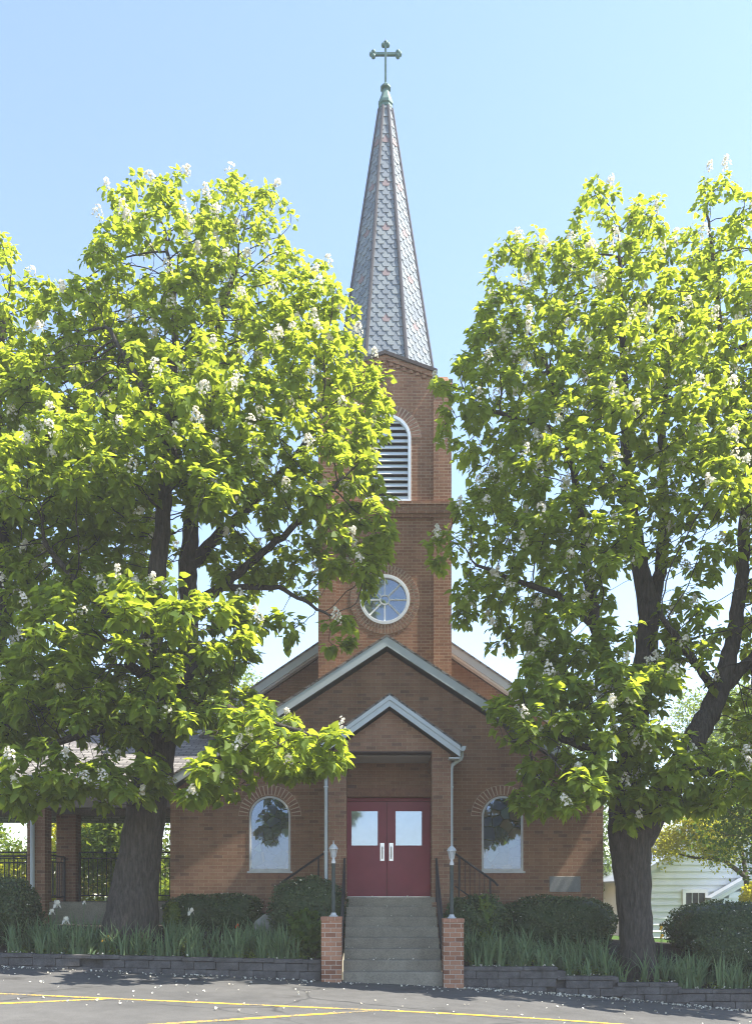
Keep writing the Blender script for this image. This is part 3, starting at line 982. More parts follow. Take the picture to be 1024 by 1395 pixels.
# spire: eight faces of hexagonal slates, lead hips
SX, SY = 0.27, TY + TD / 2
SZ0, SZ1 = 15.12, 1.7 + (1218 - 152) * (TY + TD / 2) / FPX
A0, A1 = 1.415, 0.17                       # apothem below and above
slm = MB()
core = MB()
K = 1 / math.cos(math.pi / 8)
core.lathe([(A0 * K - 0.02, SZ0), (A1 * K - 0.012, SZ1)], (SX, SY, 0), 8, 0.5)
bmm = bmesh.new()
varl = bmm.verts.layers.float.new('var')
rs = random.Random(11)
FL = math.hypot(SZ1 - SZ0, A0 - A1)        # slant length
for k in range(8):
    th = k * math.pi / 4
    nx, ny = math.cos(th), math.sin(th)
    tang = Vector((-ny, nx, 0))
    b0 = Vector((SX + nx * A0, SY + ny * A0, SZ0))
    b1 = Vector((SX + nx * A1, SY + ny * A1, SZ1))
    up = (b1 - b0).normalized()
    nrm = tang.cross(up).normalized()
    if nrm.dot(Vector((nx, ny, 0))) < 0:
        nrm = -nrm
    PW, PH = 0.262, 0.139
    bm = bmesh.new()
    vl = bm.verts.layers.float.new('var')
    rows = int(FL / PH) + 1
    for r_ in range(rows):
        v0 = r_ * PH
        half = (A0 + (A1 - A0) * v0 / FL) * math.tan(math.pi / 8)
        off = 0.5 if r_ % 2 else 0.0
        nn = int(half / PW) + 2
        for c in range(-nn, nn + 1):
            u0 = (c + off) * PW
            if abs(u0) > half + PW:
                continue
            g = 0.006
            w2, h1 = PW / 2 - g, PH
            pts = [(-w2, 0.077), (-0.072, -0.062), (0.072, -0.062), (w2, 0.077), (0.072, 0.212), (-0.072, 0.212)]
            vv = rs.uniform(0.1, 0.8) ** 1.0
            if (r_ % 10) == 4 and c == 0:
                vv = rs.uniform(0.93, 1.0)
            elif (r_ % 10) in (3, 5) and abs(u0) < PW * 0.6:
                vv = rs.uniform(0.72, 0.84)
            jit = rs.uniform(-0.003, 0.003)
            vs = []
            for (pu, pv) in pts:
                lift = 0.026 - 0.020 * (pv + 0.06) / 0.26 + jit
                q = b0 + tang * (u0 + pu) + up * (v0 + pv) + nrm * lift
                v = bm.verts.new(q)
                v[vl] = vv
                vs.append(v)
            lo = []
            for i in (0, 1, 2, 3):
                q = vs[i].co - nrm * 0.016
                v = bm.verts.new(q)
                v[vl] = vv
                lo.append(v)
            f = bm.faces.new(vs)
            f.normal_update()
            if f.normal.dot(nrm) < 0:
                f.normal_flip()
            for i in range(3):
                bm.faces.new((vs[i], lo[i], lo[i + 1], vs[i + 1]))
    # trim each face at its two hips and its top
    for s in (-1, 1):
        e0 = b0 + tang * s * A0 * math.tan(math.pi / 8)
        e1 = b1 + tang * s * A1 * math.tan(math.pi / 8)
        pn = (e1 - e0).cross(nrm).normalized()
        if pn.dot(tang * s) < 0:
            pn = -pn
        bmesh.ops.bisect_plane(bm, geom=bm.verts[:] + bm.edges[:] + bm.faces[:], plane_co=e0, plane_no=pn, clear_outer=True)
    bmesh.ops.bisect_plane(bm, geom=bm.verts[:] + bm.edges[:] + bm.faces[:], plane_co=b1, plane_no=Vector((0, 0, 1)), clear_outer=True)
    tmp = bpy.data.meshes.new('slate_face')
    bm.to_mesh(tmp)
    bm.free()
    bmm.from_mesh(tmp)
    bpy.data.meshes.remove(tmp)
me = bpy.data.meshes.new('spire_slates')
bmm.to_mesh(me)
bmm.free()
SP = core.build('spire', 'lead', CH)
link_mesh('slates', me, 'slate', SP)
hp = MB()
for k in range(8):
    th = (k + 0.5) * math.pi / 4
    c_, s_ = math.cos(th), math.sin(th)
    hp.tube([(SX + c_ * A0 * K, SY + s_ * A0 * K, SZ0), (SX + c_ * (A1 * K + 0.01), SY + s_ * (A1 * K + 0.01), SZ1)], [0.062, 0.045], 6)
hp.build('hip_flashing', 'lead', SP)
# finial and cross
pf = lambda r, py: (r * (TY + TD / 2) / FPX, 1.7 + (HOR - py) * (TY + TD / 2) / FPX)
fin = MB()
fin.lathe([pf(8.5, 153), pf(10.2, 151), pf(10.2, 147.6), pf(9.4, 147.2), pf(10.8, 145.4), pf(10.8, 142), pf(10.0, 141.4), pf(8.8, 138), pf(6.3, 131), pf(4.8, 126), pf(4.6, 123.5), pf(7.4, 121.8), pf(7.2, 119.5), pf(3.5, 117.2), pf(1.8, 113), pf(1.6, 112.5)], (SX, SY, 0), 8, 0.5)
FN = fin.build('finial', 'copper', CH)
crs = MB()
cz = lambda py: 1.7 + (HOR - py) * SY / FPX
hm = SY / FPX
crs.box(SX - 1.7 * hm, SX + 1.7 * hm, SY - 0.035, SY + 0.035, cz(114), cz(58))
za = cz(74)
for s in (-1, 1):
    crs.box(min(SX + s * 1.7 * hm, SX + s * 19.5 * hm), max(SX + s * 1.7 * hm, SX + s * 19.5 * hm), SY - 0.034, SY + 0.034, za - 1.8 * hm, za + 1.8 * hm)


def bud(mb, cx, cz_, dx, dz):
    """three-lobed end of a cross arm pointing along (dx, dz)"""
    r = 3.0 * hm
    for (ox, oz) in ((dx * 2.6, dz * 2.6), (dz * 2.9, dx * 2.9), (-dz * 2.9, -dx * 2.9)):
        prof = [(r * math.sin(math.pi * i / 6) + 0.004, r * -math.cos(math.pi * i / 6)) for i in range(7)]
        mb.lathe(prof, (cx + ox * hm, SY, cz_ + oz * hm), 10)


bud(crs, SX - 16.6 * hm, za, -1, 0)
bud(crs, SX + 16.6 * hm, za, 1, 0)
bud(crs, SX, cz(61.5), 0, 1)
crs.tube([(SX, SY, cz(58)), (SX, SY, cz(52))], [0.02, 0.008], 6)
crs.build('cross', 'copper', FN, bevel=0.008)

# nave behind
VY, VCX, VH, VSL, VAZ = 24.4, 0.25, 4.95, 0.675, 10.12
MB().xz([(VCX - VH, 0.3), (VCX + VH, 0.3), (VCX + VH, VAZ - 0.34 - VH * VSL), (VCX, VAZ - 0.34), (VCX - VH, VAZ - 0.34 - VH * VSL)], VY, 42).build('nave_wall', 'brick', CH)
MB().xz(chevron(VCX, VAZ + 0.06, VH + 0.42, VSL, 0.06), VY - 0.33, 42.3).build('nave_roof', 'shingle', CH)
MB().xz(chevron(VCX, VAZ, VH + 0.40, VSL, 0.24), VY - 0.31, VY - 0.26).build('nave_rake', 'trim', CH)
MB().xz(chevron(VCX, VAZ - 0.10, VH + 0.38, VSL, 0.2), VY - 0.259, VY - 0.004).build('nave_soffit', 'white', CH)

# ---------------------------------------------------------------- steps
ST = empty('front_steps', (0.31, 16.2, 0.0))
tag(ST, 'grey concrete steps with black handrails climbing to the maroon church doors', 'steps')
prof = [(16.18, -0.35)]
nst, ry = 8, 16.18
rise = LAND / nst
tread = 0.29
for i in range(nst):
    y = ry + i * tread
    prof.append((y, rise * i + (0.0 if i else -0.1)))
    prof.append((y - 0.018, rise * (i + 1) - 0.035))
    prof.append((y - 0.018, rise * (i + 1)))
prof += [(DY + 0.05, LAND), (DY + 0.05, -0.35)]
prof = [p for i, p in enumerate(prof) if i != 1]
MB().extrude([(px1 + 0.005, y, z) for y, z in prof], (qx0 + 0.065 - px1, 0, 0)).build('treads', 'concrete', ST, bevel=0.008)
for s in (-1, 1):
    ss = MB()
    x_a = px0 - 0.002 if s < 0 else qx1 + 0.002
    ss.box(min(px0, px1 + 0.004) if s < 0 else qx0 + 0.072, px1 + 0.003 if s < 0 else qx1, 18.64, 19.58, 0.4, LAND - 0.004)
    pr = [(x_a, 0.4), (x_a, LAND - 0.006)]
    for i in range(4):
        xx = x_a + s * (0.02 + 0.3 * (i + 0))
        zz = LAND - 0.006 - 0.18 * i
        pr += [(xx + s * 0.28, zz), (xx + s * 0.28, zz - 0.18)]
    pr += [(pr[-1][0], 0.4)]
    ss.xz(pr, 18.64, 19.58)
    ss.build('side_treads', 'concrete', ST)


def rail(name, top0, top1, posts, mid=True):
    mb = MB()
    top0, top1 = Vector(top0), Vector(top1)
    ext = (top1 - top0).normalized() * 0.10
    mb.tube([top0, top1, top1 + ext + Vector((0, 0, -0.04))], 0.024, 8)
    for t, zb in posts:
        p = top0.lerp(top1, t)
        mb.tube([(p.x, p.y, zb), p], 0.018, 6)
    if mid:
        mb.tube([top0 - Vector((0, 0, 0.72)), top1 - Vector((0, 0, 0.72))], 0.016, 6)
        n = int((top1 - top0).length / 0.13)
        for i in range(1, n):
            p = top0.lerp(top1, i / n)
            mb.tube([p - Vector((0, 0, 0.72)), p], 0.008, 5, caps=False)
    return mb.build(name, 'black', ST)


rail('handrail', (px1 - 0.035, 18.16, 2.46), (px1 - 0.035, 16.5, 1.18), [(0.0, LAND - 0.1), (0.98, 0.2)])
rail('handrail', (qx0 + 0.09, 18.16, 2.46), (qx0 + 0.09, 16.5, 1.18), [(0.0, LAND - 0.1), (0.98, 0.2)])
rail('side_handrail', (-1.16, 18.72, 2.60), (-2.10, 18.72, 1.95), [(0.12, 1.2), (0.9, 0.9)], mid=False)
rail('side_handrail', (1.75, 18.72, 2.60), (2.62, 18.72, 1.98), [(0.10, 1.2), (0.9, 0.9)], mid=True)

# ---------------------------------------------------------------- piers and lamps
def pier(px0_, px1_, y0, ztop, label):
    d = 16.0
    xa, xb = (px0_ - 512) * d / FPX, (px1_ - 512) * d / FPX
    xc = (xa + xb) / 2
    z0 = float(lot_z(xc)) - 0.05
    e = empty('brick_pier', (xc, d + 0.2, z0 + 0.05))
    tag(e, label, 'brick pier', 'brick piers at the foot of the steps')
    MB().box(xa, xb, d, d + (xb - xa), z0, ztop - 0.075).build('shaft', 'brick_pier', e)
    cp = MB()
    n = 3
    cp.cur = 1
    cp.box(xa - 0.005, xb + 0.005, d - 0.005, d + (xb - xa) + 0.005, ztop - 0.075, ztop - 0.004)
    cp.cur = 0
    w = (xb - xa + 0.024) / n
    for i in range(n):
        cp.box(xa - 0.012 + w * i + 0.004, xa - 0.012 + w * (i + 1) - 0.004, d - 0.012, d + (xb - xa) + 0.012, ztop - 0.072, ztop)
    cp.build('cap', ['brick_pier_cap', 'mortar'], e, bevel=0.004)
    return xc, d + (xb - xa) / 2


M['brick_pier_cap'] = plain_mat('pier_cap_brick', (0.34, 0.175, 0.115), 0.9, 0.3, 5, fine=90, spec=0.2)


def lamp(xc, yc, zb, label):
    e = empty('lamp_post', (xc, yc, zb))
    tag(e, label, 'lamp post', 'lamp posts on the brick piers')
    b = MB()
    b.lathe([(0.085, 0.0), (0.085, 0.015), (0.06, 0.03), (0.045, 0.07), (0.045, 0.075)], (xc, yc, zb), 16)
    b.build('base_flange', 'lamp_metal', e)
    p = MB()
    prof_n = 12
    p.lathe([(0.036, 0.07), (0.036, 1.03)], (xc, yc, zb), prof_n)
    p.build('post', 'post', e)
    h = MB()
    h.lathe([(0.042, 1.02), (0.042, 1.06), (0.030, 1.085), (0.024, 1.13), (0.028, 1.135)], (xc, yc, zb), 16)
    h.build('neck', 'lamp_metal', e)
    g = MB()
    g.lathe([(0.036, 1.14), (0.068, 1.29)], (xc, yc, zb), 6)
    g.build('lantern_glass', 'lantern_glass', e)
    fr = MB()
    for k in range(6):
        t = math.pi / 3 * k
        fr.tube([(xc + math.cos(t) * 0.038, yc + math.sin(t) * 0.038, zb + 1.136), (xc + math.cos(t) * 0.071, yc + math.sin(t) * 0.071, zb + 1.292)], 0.006, 5)
    fr.lathe([(0.041, 1.131), (0.041, 1.145)], (xc, yc, zb), 6)
    fr.build('lantern_frame', 'lamp_metal', e)
    bl = MB()
    bl.lathe([(0.010, 1.15), (0.012, 1.19), (0.026, 1.23), (0.022, 1.26), (0.008, 1.275)], (xc, yc, zb), 10)
    bl.build('bulb', 'bulb', e, smooth=True)
    t = MB()
    t.lathe([(0.092, 1.290), (0.092, 1.303), (0.066, 1.345), (0.03, 1.385), (0.012, 1.40), (0.016, 1.412), (0.008, 1.425), (0.005, 1.46), (0.002, 1.463)], (xc, yc, zb), 12)
    t.build('cap', 'lamp_metal', e)


xc, yc = pier(437.5, 465, 16, 1.27, 'short brick pier at the foot of the steps next to the round clipped shrub')
lamp(xc + 0.03, yc + 0.02, 1.27, 'black lamp post with grey lantern next to the round clipped shrub')
xc, yc = pier(604, 631.5, 16, 1.235, 'short brick pier at the foot of the steps on the stone plaque side')
lamp(xc - 0.02, yc + 0.02, 1.235, 'black lamp post with grey lantern on the stone plaque side of the doors')


# ---------------------------------------------------------------- block retaining walls
def block_wall(x0, x1, topf, label, seed, hole=None):
    rr = random.Random(seed)
    e = empty('retaining_wall', ((x0 + x1) / 2, 16.2, float(lot_z((x0 + x1) / 2))))
    tag(e, label, 'retaining wall')
    mb, cp, bk = MB(), MB(), MB()
    hgt = 0.155
    x = x0
    # courses hang down from the stepped or sloping top
    for row in range(5):
        x = x0 - (0.22 if row % 2 else 0.0)
        while x < x1:
            w = rr.choice((0.42, 0.44, 0.46)) if row else rr.choice((0.55, 0.6, 0.65))
            xa, xb = max(x, x0), min(x + w - 0.006, x1)
            x += w
            if xb - xa < 0.04:
                continue
            tz = float(topf((xa + xb) / 2))
            z1 = tz if row == 0 else tz - 0.075 - hgt * (row - 1) - 0.004
            z0 = tz - 0.071 if row == 0 else z1 - hgt + 0.006
            if z1 < float(lot_z(xa)) - 0.02 or z0 < float(lot_z(xa)) - 0.25:
                continue
            if row == 0 and tz < float(lot_z(xa)) + 0.05:
                continue
            if hole and row == 1 and xa < hole < xb:
                continue
            dy = rr.uniform(-0.008, 0.008) + (-0.018 if row == 0 else 0)
            dzz = rr.uniform(-0.003, 0.003)
            (cp if row == 0 else mb).box(xa, xb, 16.15 + dy, 16.34, z0 + dzz, z1 + dzz)
    xs_ = np.arange(x0, x1, 0.25)
    for xa in xs_:
        t_ = min(float(topf(xa + 0.01)), float(topf(min(xa + 0.24, x1))))
        bk.box(xa, min(xa + 0.249, x1), 16.26, 16.40, -0.9, t_ - 0.03)
    bk.build('backing', 'block', e)
    mb.build('blocks', 'block', e, bevel=0.012)
    cp.build('cap_course', 'block', e, bevel=0.008)


block_wall(-12.5, -1.06, lambda x: wall_top(np.minimum(x, 0)), 'dark block retaining wall with level top and one missing block, below the covered walkway', 5, hole=-5.55)
block_wall(1.67, 11.5, lambda x: wall_top(np.maximum(x, 0.5)), 'dark block retaining wall stepping down towards the white house', 9)

# ---------------------------------------------------------------- covered walkway
CW = empty('covered_walkway', (-8.2, 21.5, 0.9))
tag(CW, 'open covered walkway with shingle roof, brick columns and black railing', 'covered walkway')
MB().extrude([(-14, 20.25, 4.42), (-14, 26.0, 6.95), (-14, 31.5, 4.4), (-14, 31.5, 4.35), (-14, 26.0, 6.88), (-14, 20.25, 4.36)], (10.2, 0, 0)).build('roof', 'shingle', CW)
fs = MB()
fs.box(-14, -4.84, 20.22, 20.26, 4.22, 4.37)
fs.box(-14, -4.84, 20.12, 20.219, 4.30, 4.385)
fs.build('fascia', 'metal_trim', CW)
bm_ = MB()
bm_.box(-14, -4.80, 20.45, 20.85, 3.80, 4.36)
bm_.build('beam', plain_mat('walkway_beam', (0.22, 0.19, 0.165), 0.8, 0.15, 4), CW)
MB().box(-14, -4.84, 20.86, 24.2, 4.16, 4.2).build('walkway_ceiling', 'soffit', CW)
MB().box(-14, -4.84, 23.4, 23.7, 3.86, 4.158).build('beam', M['concrete'], CW)
for (xa, xb, ya) in ((-8.45, -8.02, 20.47), (-8.66, -8.14, 22.9), (-12.6, -12.15, 20.47), (-12.6, -12.15, 22.9)):
    MB().box(xa, xb, ya, ya + 0.43, 0.4, 3.80 if ya < 21 else 3.86).build('column', 'brick', CW)
dn = MB()
dn.tube([(-8.30, 20.30, 4.30), (-8.30, 20.33, 4.12), (-8.30, 20.42, 3.95), (-8.30, 20.42, 1.0)], 0.055, 8)
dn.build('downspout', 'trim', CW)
MB().box(-14, -4.84, 20.75, 24.0, 0.3, 1.50).build('floor_slab', 'concrete', CW)


def iron_rail(a, b, zt, zb, n):
    mb = MB()
    a, b = Vector(a), Vector(b)
    for z in (zt, zt - 0.16, zb):
        mb.tube([(a.x, a.y, z), (b.x, b.y, z)], 0.024 if z == zt else 0.018, 6)
    for i in range(n + 1):
        p = a.lerp(b, i / n)
        mb.tube([(p.x, p.y, zb), (p.x, p.y, zt if i % 3 == 0 else zt - 0.16)], 0.011, 5)
    for p in (a, b):
        mb.tube([(p.x, p.y, 1.5), (p.x, p.y, zt)], 0.03, 6)
    mb.build('railing', 'black', CW)


iron_rail((-8.1, 23.1), (-4.9, 23.1), 2.84, 1.66, 26)
iron_rail((-8.35, 20.95), (-8.42, 22.85), 2.70, 1.62, 14)
iron_rail((-12.1, 20.7), (-8.5, 20.7), 2.63, 1.60, 30)
iron_rail((-12.1, 23.1), (-8.7, 23.1), 2.84, 1.66, 28)

# ---------------------------------------------------------------- white house
HW = empty('white_house', (14.5, 34, -0.6))
tag(HW, 'white clapboard house with grey metal roof behind the dark shrubs', 'house')
hx0, hx1, hy0, hy1 = 10.25, 19.0, 34.0, 45.0
hcx, hez, hsl = (hx0 + hx1) / 2, 2.22, 0.56
MB().xz([(hx0 + .02, -1), (hx1 - .02, -1), (hx1 - .02, hez), (hcx, hez + (hcx - hx0) * hsl - 0.03), (hx0 + .02, hez)], hy0 + 0.02, hy1).build('wall_core', 'siding', HW)


def clapboards(name, x0, x1, y, z0, gz_, pitch=0.27):
    mb = MB()
    z = z0
    while True:
        a, b = x0, x1
        ztop = z + pitch
        # keep the board under the gable line
        while a < b and gz_(a) < ztop - 0.02:
            a += 0.04
        while b > a and gz_(b) < ztop - 0.02:
            b -= 0.04
        if b - a < 0.2:
            break
        mb.add([(a, y - 0.075, z), (b, y - 0.075, z), (b, y - 0.003, ztop), (a, y - 0.003, ztop), (a, y + 0.01, z), (b, y + 0.01, z)],
               [(0, 1, 2, 3), (0, 4, 5, 1)])
        z += pitch
    return mb.build(name, 'siding', HW)


clapboards('front_siding', hx0, hx1, hy0, -0.9, lambda x: hez + (hcx - hx0 - abs(x - hcx)) * hsl)
sb = MB()
z = -0.9
while z < hez - 0.1:
    sb.add([(hx0 - 0.024, hy0, z), (hx0 - 0.024, hy1, z), (hx0 - 0.003, hy1, z + 0.24), (hx0 - 0.003, hy0, z + 0.24)], [(3, 2, 1, 0)])
    z += 0.24
sb.build('side_siding', 'siding', HW)
haz = hez + (hcx - hx0) * hsl + 0.22
MB().xz(chevron(hcx, haz, (hx1 - hx0) / 2 + 0.35, hsl, 0.06), hy0 - 0.35, hy1 + 0.3).build('roof', 'metal_roof', HW)
MB().xz(chevron(hcx, haz - 0.062, (hx1 - hx0) / 2 + 0.33, hsl, 0.17), hy0 - 0.33, hy0 - 0.03).build('rake_trim', 'white', HW)
wx0, wx1, wz0, wz1 = (932 - 512) * 34 / FPX, (958 - 512) * 34 / FPX, 1.25, 1.75
wf = MB()
wf.xz([(wx0 - 0.12, wz0 - 0.12), (wx1 + 0.12, wz0 - 0.12), (wx1 + 0.12, wz1 + 0.14), (wx0 - 0.12, wz1 + 0.14)], hy0 - 0.14, hy0 - 0.026,
      [[(wx0, wz0), (wx1, wz0), (wx1, wz1), (wx0, wz1)]])
for i in (1, 2):
    x = wx0 + (wx1 - wx0) * i / 3
    wf.box(x - 0.012, x + 0.012, hy0 - 0.115, hy0 - 0.095, wz0, wz1)
wfo = wf.build('window', 'white', HW)
MB().box(wx0, wx1, hy0 - 0.092, hy0 - 0.082, wz0, wz1).build('pane', 'pane', wfo)
# small wing with a low roof
yy = 33.35
ax, az = (966 - 512) * yy / FPX, 1.7 + (HOR - 1223) * yy / FPX
bx, bz = ax + 3.4, az + 3.4 * 0.58
MB().xz([(ax, az), (ax + 0.03, az - 0.10), (bx, bz - 0.12), (bx, bz)], yy - 0.15, hy0 - 0.06).build('wing_roof', 'metal_roof', HW)
MB().xz([(ax + 0.08, az - 0.08), (ax + 0.12, az - 0.22), (bx, bz - 0.30), (bx, bz - 0.125)], yy - 0.12, yy - 0.06).build('wing_trim', 'white', HW)
clapboards('wing_siding', ax + 0.5, bx, yy, -0.9, lambda x: az - 0.2 + (x - ax) * 0.58)

# ---------------------------------------------------------------- leaves and trees
def inside_building(P, m):
    x, y, z = P[:, 0], P[:, 1], P[:, 2]
    b = (y > YF - m) & (y < 24.5) & (np.abs(x - NCX) < NH + m) & (z < NAZ + m - NSL * np.abs(x - NCX))
    b |= (y > PY0 - 0.3 - m) & (y < YF) & (np.abs(x - PCX) < PHALF + 0.1 + m) & (z < PAZ + m - PSL * np.abs(x - PCX))
    b |= (y > TY - 0.15 - m) & (y < TY + TD + 0.2) & (np.abs(x - TCX) < TH + 0.12 + m) & (z < 16)
    b |= (y > VY - 0.3 - m) & (np.abs(x - VCX) < VH + 0.4 + m) & (z < VAZ + m - VSL * np.abs(x - VCX))
    b |= (y > 20.2 - m) & (y < 31) & (x < -3.9) & (z < 4.45 + m + 0.44 * np.minimum(y - 20.25, 6)) & (z > 3.7)
    return b


LEAF_HEART = np.array([(0.0, 0.0, 0.0), (0.45, 0.0, -0.015), (1.0, 0.0, -0.22),
                       (-0.09, -0.24, 0.03), (0.20, -0.43, 0.05), (0.62, -0.26, -0.03),
                       (-0.09, 0.24, 0.03), (0.20, 0.43, 0.05), (0.62, 0.26, -0.03)])
LEAF_HEART_F = [(0, 3, 4, 1), (1, 4, 5, 2), (1, 7, 6, 0), (2, 8, 7, 1)]
LEAF_OVAL = np.array([(0.0, 0.0, 0.0), (0.45, -0.30, 0.05), (1.0, 0.0, -0.10), (0.45, 0.30, 0.05), (0.5, 0.0, -0.03)])
LEAF_OVAL_F = [(0, 1, 4), (1, 2, 4), (2, 3, 4), (3, 0, 4)]


def leaves_mesh(name, base, axis, nrm, size, var, mat, parent, templ=LEAF_HEART, faces=LEAF_HEART_F, extra=None):
    n = len(base)
    axis = axis / np.maximum(1e-6, np.linalg.norm(axis, axis=1, keepdims=True))
    side = np.cross(nrm, axis)
    side /= np.maximum(1e-6, np.linalg.norm(side, axis=1, keepdims=True))
    nn = np.cross(axis, side)
    T = templ
    rc = np.random.default_rng(n)
    curl = rc.uniform(0.2, 2.3, n)[:, None, None]
    wide = rc.uniform(0.8, 1.15, n)[:, None, None]
    twist = rc.normal(size=n)[:, None, None] * 0.18
    tw = T[None, :, 1:2] * T[None, :, 0:1] * twist
    V = (base[:, None, :] + size[:, None, None] * (T[None, :, 0:1] * axis[:, None, :] + wide * T[None, :, 1:2] * side[:, None, :] + (curl * T[None, :, 2:3] + tw) * nn[:, None, :]))
    k = len(T)
    fl = len(faces[0])
    F = (np.arange(n)[:, None, None] * k + np.array(faces)[None]).reshape(-1, fl)
    return raw_mesh(name, V.reshape(-1, 3), F, np.repeat(var, k), mat, parent)


def raw_mesh(name, V, F, var, mat, parent=None, origin=None, smooth=True):
    me = bpy.data.meshes.new(name)
    nf, fl = F.shape
    me.vertices.add(len(V))
    me.vertices.foreach_set('co', V.astype(np.float32).ravel())
    me.loops.add(nf * fl)
    me.loops.foreach_set('vertex_index', F.astype(np.int32).ravel())
    me.polygons.add(nf)
    me.polygons.foreach_set('loop_start', (np.arange(nf) * fl).astype(np.int32))
    me.polygons.foreach_set('loop_total', np.full(nf, fl, np.int32))
    me.update(calc_edges=True)
    if smooth:
        me.polygons.foreach_set('use_smooth', np.ones(nf, bool))
    a = me.attributes.new('var', 'FLOAT', 'POINT')
    a.data.foreach_set('value', np.asarray(var, np.float32))
    return link_mesh(name, me, mat, parent, origin)


def unit(rng, n):
    v = rng.normal(size=(n, 3))
    return v / np.linalg.norm(v, axis=1, keepdims=True)


def grow(limbs, A, step, kill, infl, rng, maxit=260):
    """space colonisation from hand-placed limbs towards attraction points"""
    pos, par, minr = [], [], []
    for limb in limbs:
        pts = [np.array(p[0], float) for p in limb]
        rad = [p[1] for p in limb]
        if pos:
            d = np.linalg.norm(np.array(pos) - pts[0], axis=1)
            last = int(np.argmin(d))
        else:
            last = -1
        for i in range(len(pts)):
            if i == 0:
                segs = [(pts[0], rad[0])] if last < 0 else []
                if last >= 0 and np.linalg.norm(np.array(pos[last]) - pts[0]) > step:
                    segs = [(pts[0], rad[0])]
            else:
                m = max(1, int(np.linalg.norm(pts[i] - pts[i - 1]) / step))
                segs = [(pts[i - 1] + (pts[i] - pts[i - 1]) * (j + 1) / m + rng.normal(size=3) * 0.012, rad[i - 1] + (rad[i] - rad[i - 1]) * (j + 1) / m) for j in range(m)]
            for p, r in segs:
                pos.append(p)
                par.append(last)
                minr.append(r)
                last = len(pos) - 1
    pos = [np.asarray(p) for p in pos]
    kids = [0] * len(pos)
    P = np.array(pos)
    near = np.full(len(A), -1)
    nd = np.full(len(A), 1e9)
    for s in range(0, len(P), 400):
        D = np.linalg.norm(A[:, None] - P[None, s:s + 400], axis=2)
        j = D.argmin(1)
        dm = D[np.arange(len(A)), j]
        u = dm < nd
        near[u], nd[u] = j[u] + s, dm[u]
    # branches should not start low on the trunk
    alive = nd > kill
    last_dir = {}
    for it in range(maxit):
        idx = np.where(alive & (nd < infl))[0]
        if not len(idx):
            break
        P = np.array(pos)
        dirs = A[idx] - P[near[idx]]
        dirs /= np.linalg.norm(dirs, axis=1, keepdims=True)
        sums = {}
        order = np.argsort(near[idx], kind='stable')
        ns = near[idx][order]
        dd = dirs[order]
        b = np.flatnonzero(np.r_[True, ns[1:] != ns[:-1]])
        tot = np.add.reduceat(dd, b, axis=0)
        new = []
        for node, s_ in zip(ns[b], tot):
            if kids[node] >= 3:
                alive[near == node] = False
                continue
            ln = np.linalg.norm(s_)
            if ln < 1e-4:
                continue
            v = s_ / ln + rng.normal(size=3) * 0.16
            if par[node] >= 0:
                pv = P[node] - P[par[node]]
                pv /= max(1e-6, np.linalg.norm(pv))
                v = v + 0.35 * pv
            v /= np.linalg.norm(v)
            new.append((node, P[node] + v * step))
        if not new:
            break
        s0 = len(pos)
        for node, q in new:
            kids[node] += 1
            pos.append(q)
            par.append(int(node))
            minr.append(0)
            kids.append(0)
        Q = np.array([q for _, q in new])
        al = np.where(alive)[0]
        if not len(al):
            break
        D = np.linalg.norm(A[al][:, None] - Q[None], axis=2)
        j = D.argmin(1)
        dm = D[np.arange(len(al)), j]
        u = dm < nd[al]
        near[al[u]] = j[u] + s0
        nd[al[u]] = dm[u]
        alive &= nd > kill
    return np.array(pos), np.array(par), np.array(minr)


def branch_mesh(name, pos, par, minr, mat, parent, tip=0.006, e=2.35, flare=None):
    n = len(pos)
    acc = np.zeros(n)
    hops = np.zeros(n, int)
    for i in range(n - 1, -1, -1):
        if acc[i] == 0:
            acc[i] = tip ** e
        if par[i] >= 0:
            acc[par[i]] += acc[i]
            hops[par[i]] = max(hops[par[i]], hops[i] + 1)
    rad = acc ** (1 / e)
    rad = np.where(minr > 0, minr, np.minimum(rad, 0.14))
    ch = [[] for _ in range(n)]
    roots = []
    for i in range(n):
        (ch[par[i]] if par[i] >= 0 else roots).append(i)
    mb = MB()
    stack = [(r, None) for r in roots]
    while stack:
        s0, before = stack.pop()
        chain = [before, s0] if before is not None else [s0]
        cur = s0
        while ch[cur]:
            k = sorted(ch[cur], key=lambda c: -rad[c])
            for o in k[1:]:
                stack.append((o, cur))
            cur = k[0]
            chain.append(cur)
        if len(chain) < 2:
            continue
        rr = [float(rad[c]) for c in chain]
        if before is not None:
            rr[0] = min(rr[0], rr[1] * 1.15)
        big = max(rr)
        ns = 14 if big > 0.2 else (8 if big > 0.06 else (5 if big > 0.02 else 3))
        mb.tube([pos[c] for c in chain], rr, ns, caps=False)
    o = mb.build(name, mat, parent, smooth=True)
    return o, rad, hops


def blobs_to_points(blobs, density, rng, d0, xc, margin=0.45):
    out = []
    for b in blobs:
        cx, cy, r = b[:3]
        off = b[3] if len(b) > 3 else 0.0
        d = d0 + off
        c = np.array(at(cx, cy, d))
        rm = r * d / FPX
        ry = max(rm, min(1.9, 0.75 + rm))
        n = int(density * rm * rm * ry * 4.19) + 6
        u = unit(rng, n) * (rng.uniform(size=(n, 1)) ** 0.40)
        q = c + u * np.array([rm, ry, rm])
        # the crown is a dome: it narrows and drops away to the front and the back
        f = 1 - np.abs(q[:, 1] - d) / d0
        q[:, 0] = xc + (q[:, 0] - xc) * f
        q[:, 2] = CAM_Z + (q[:, 2] - CAM_Z) * f
        out.append(q)
    P = np.concatenate(out)
    return P[~inside_building(P, margin)]


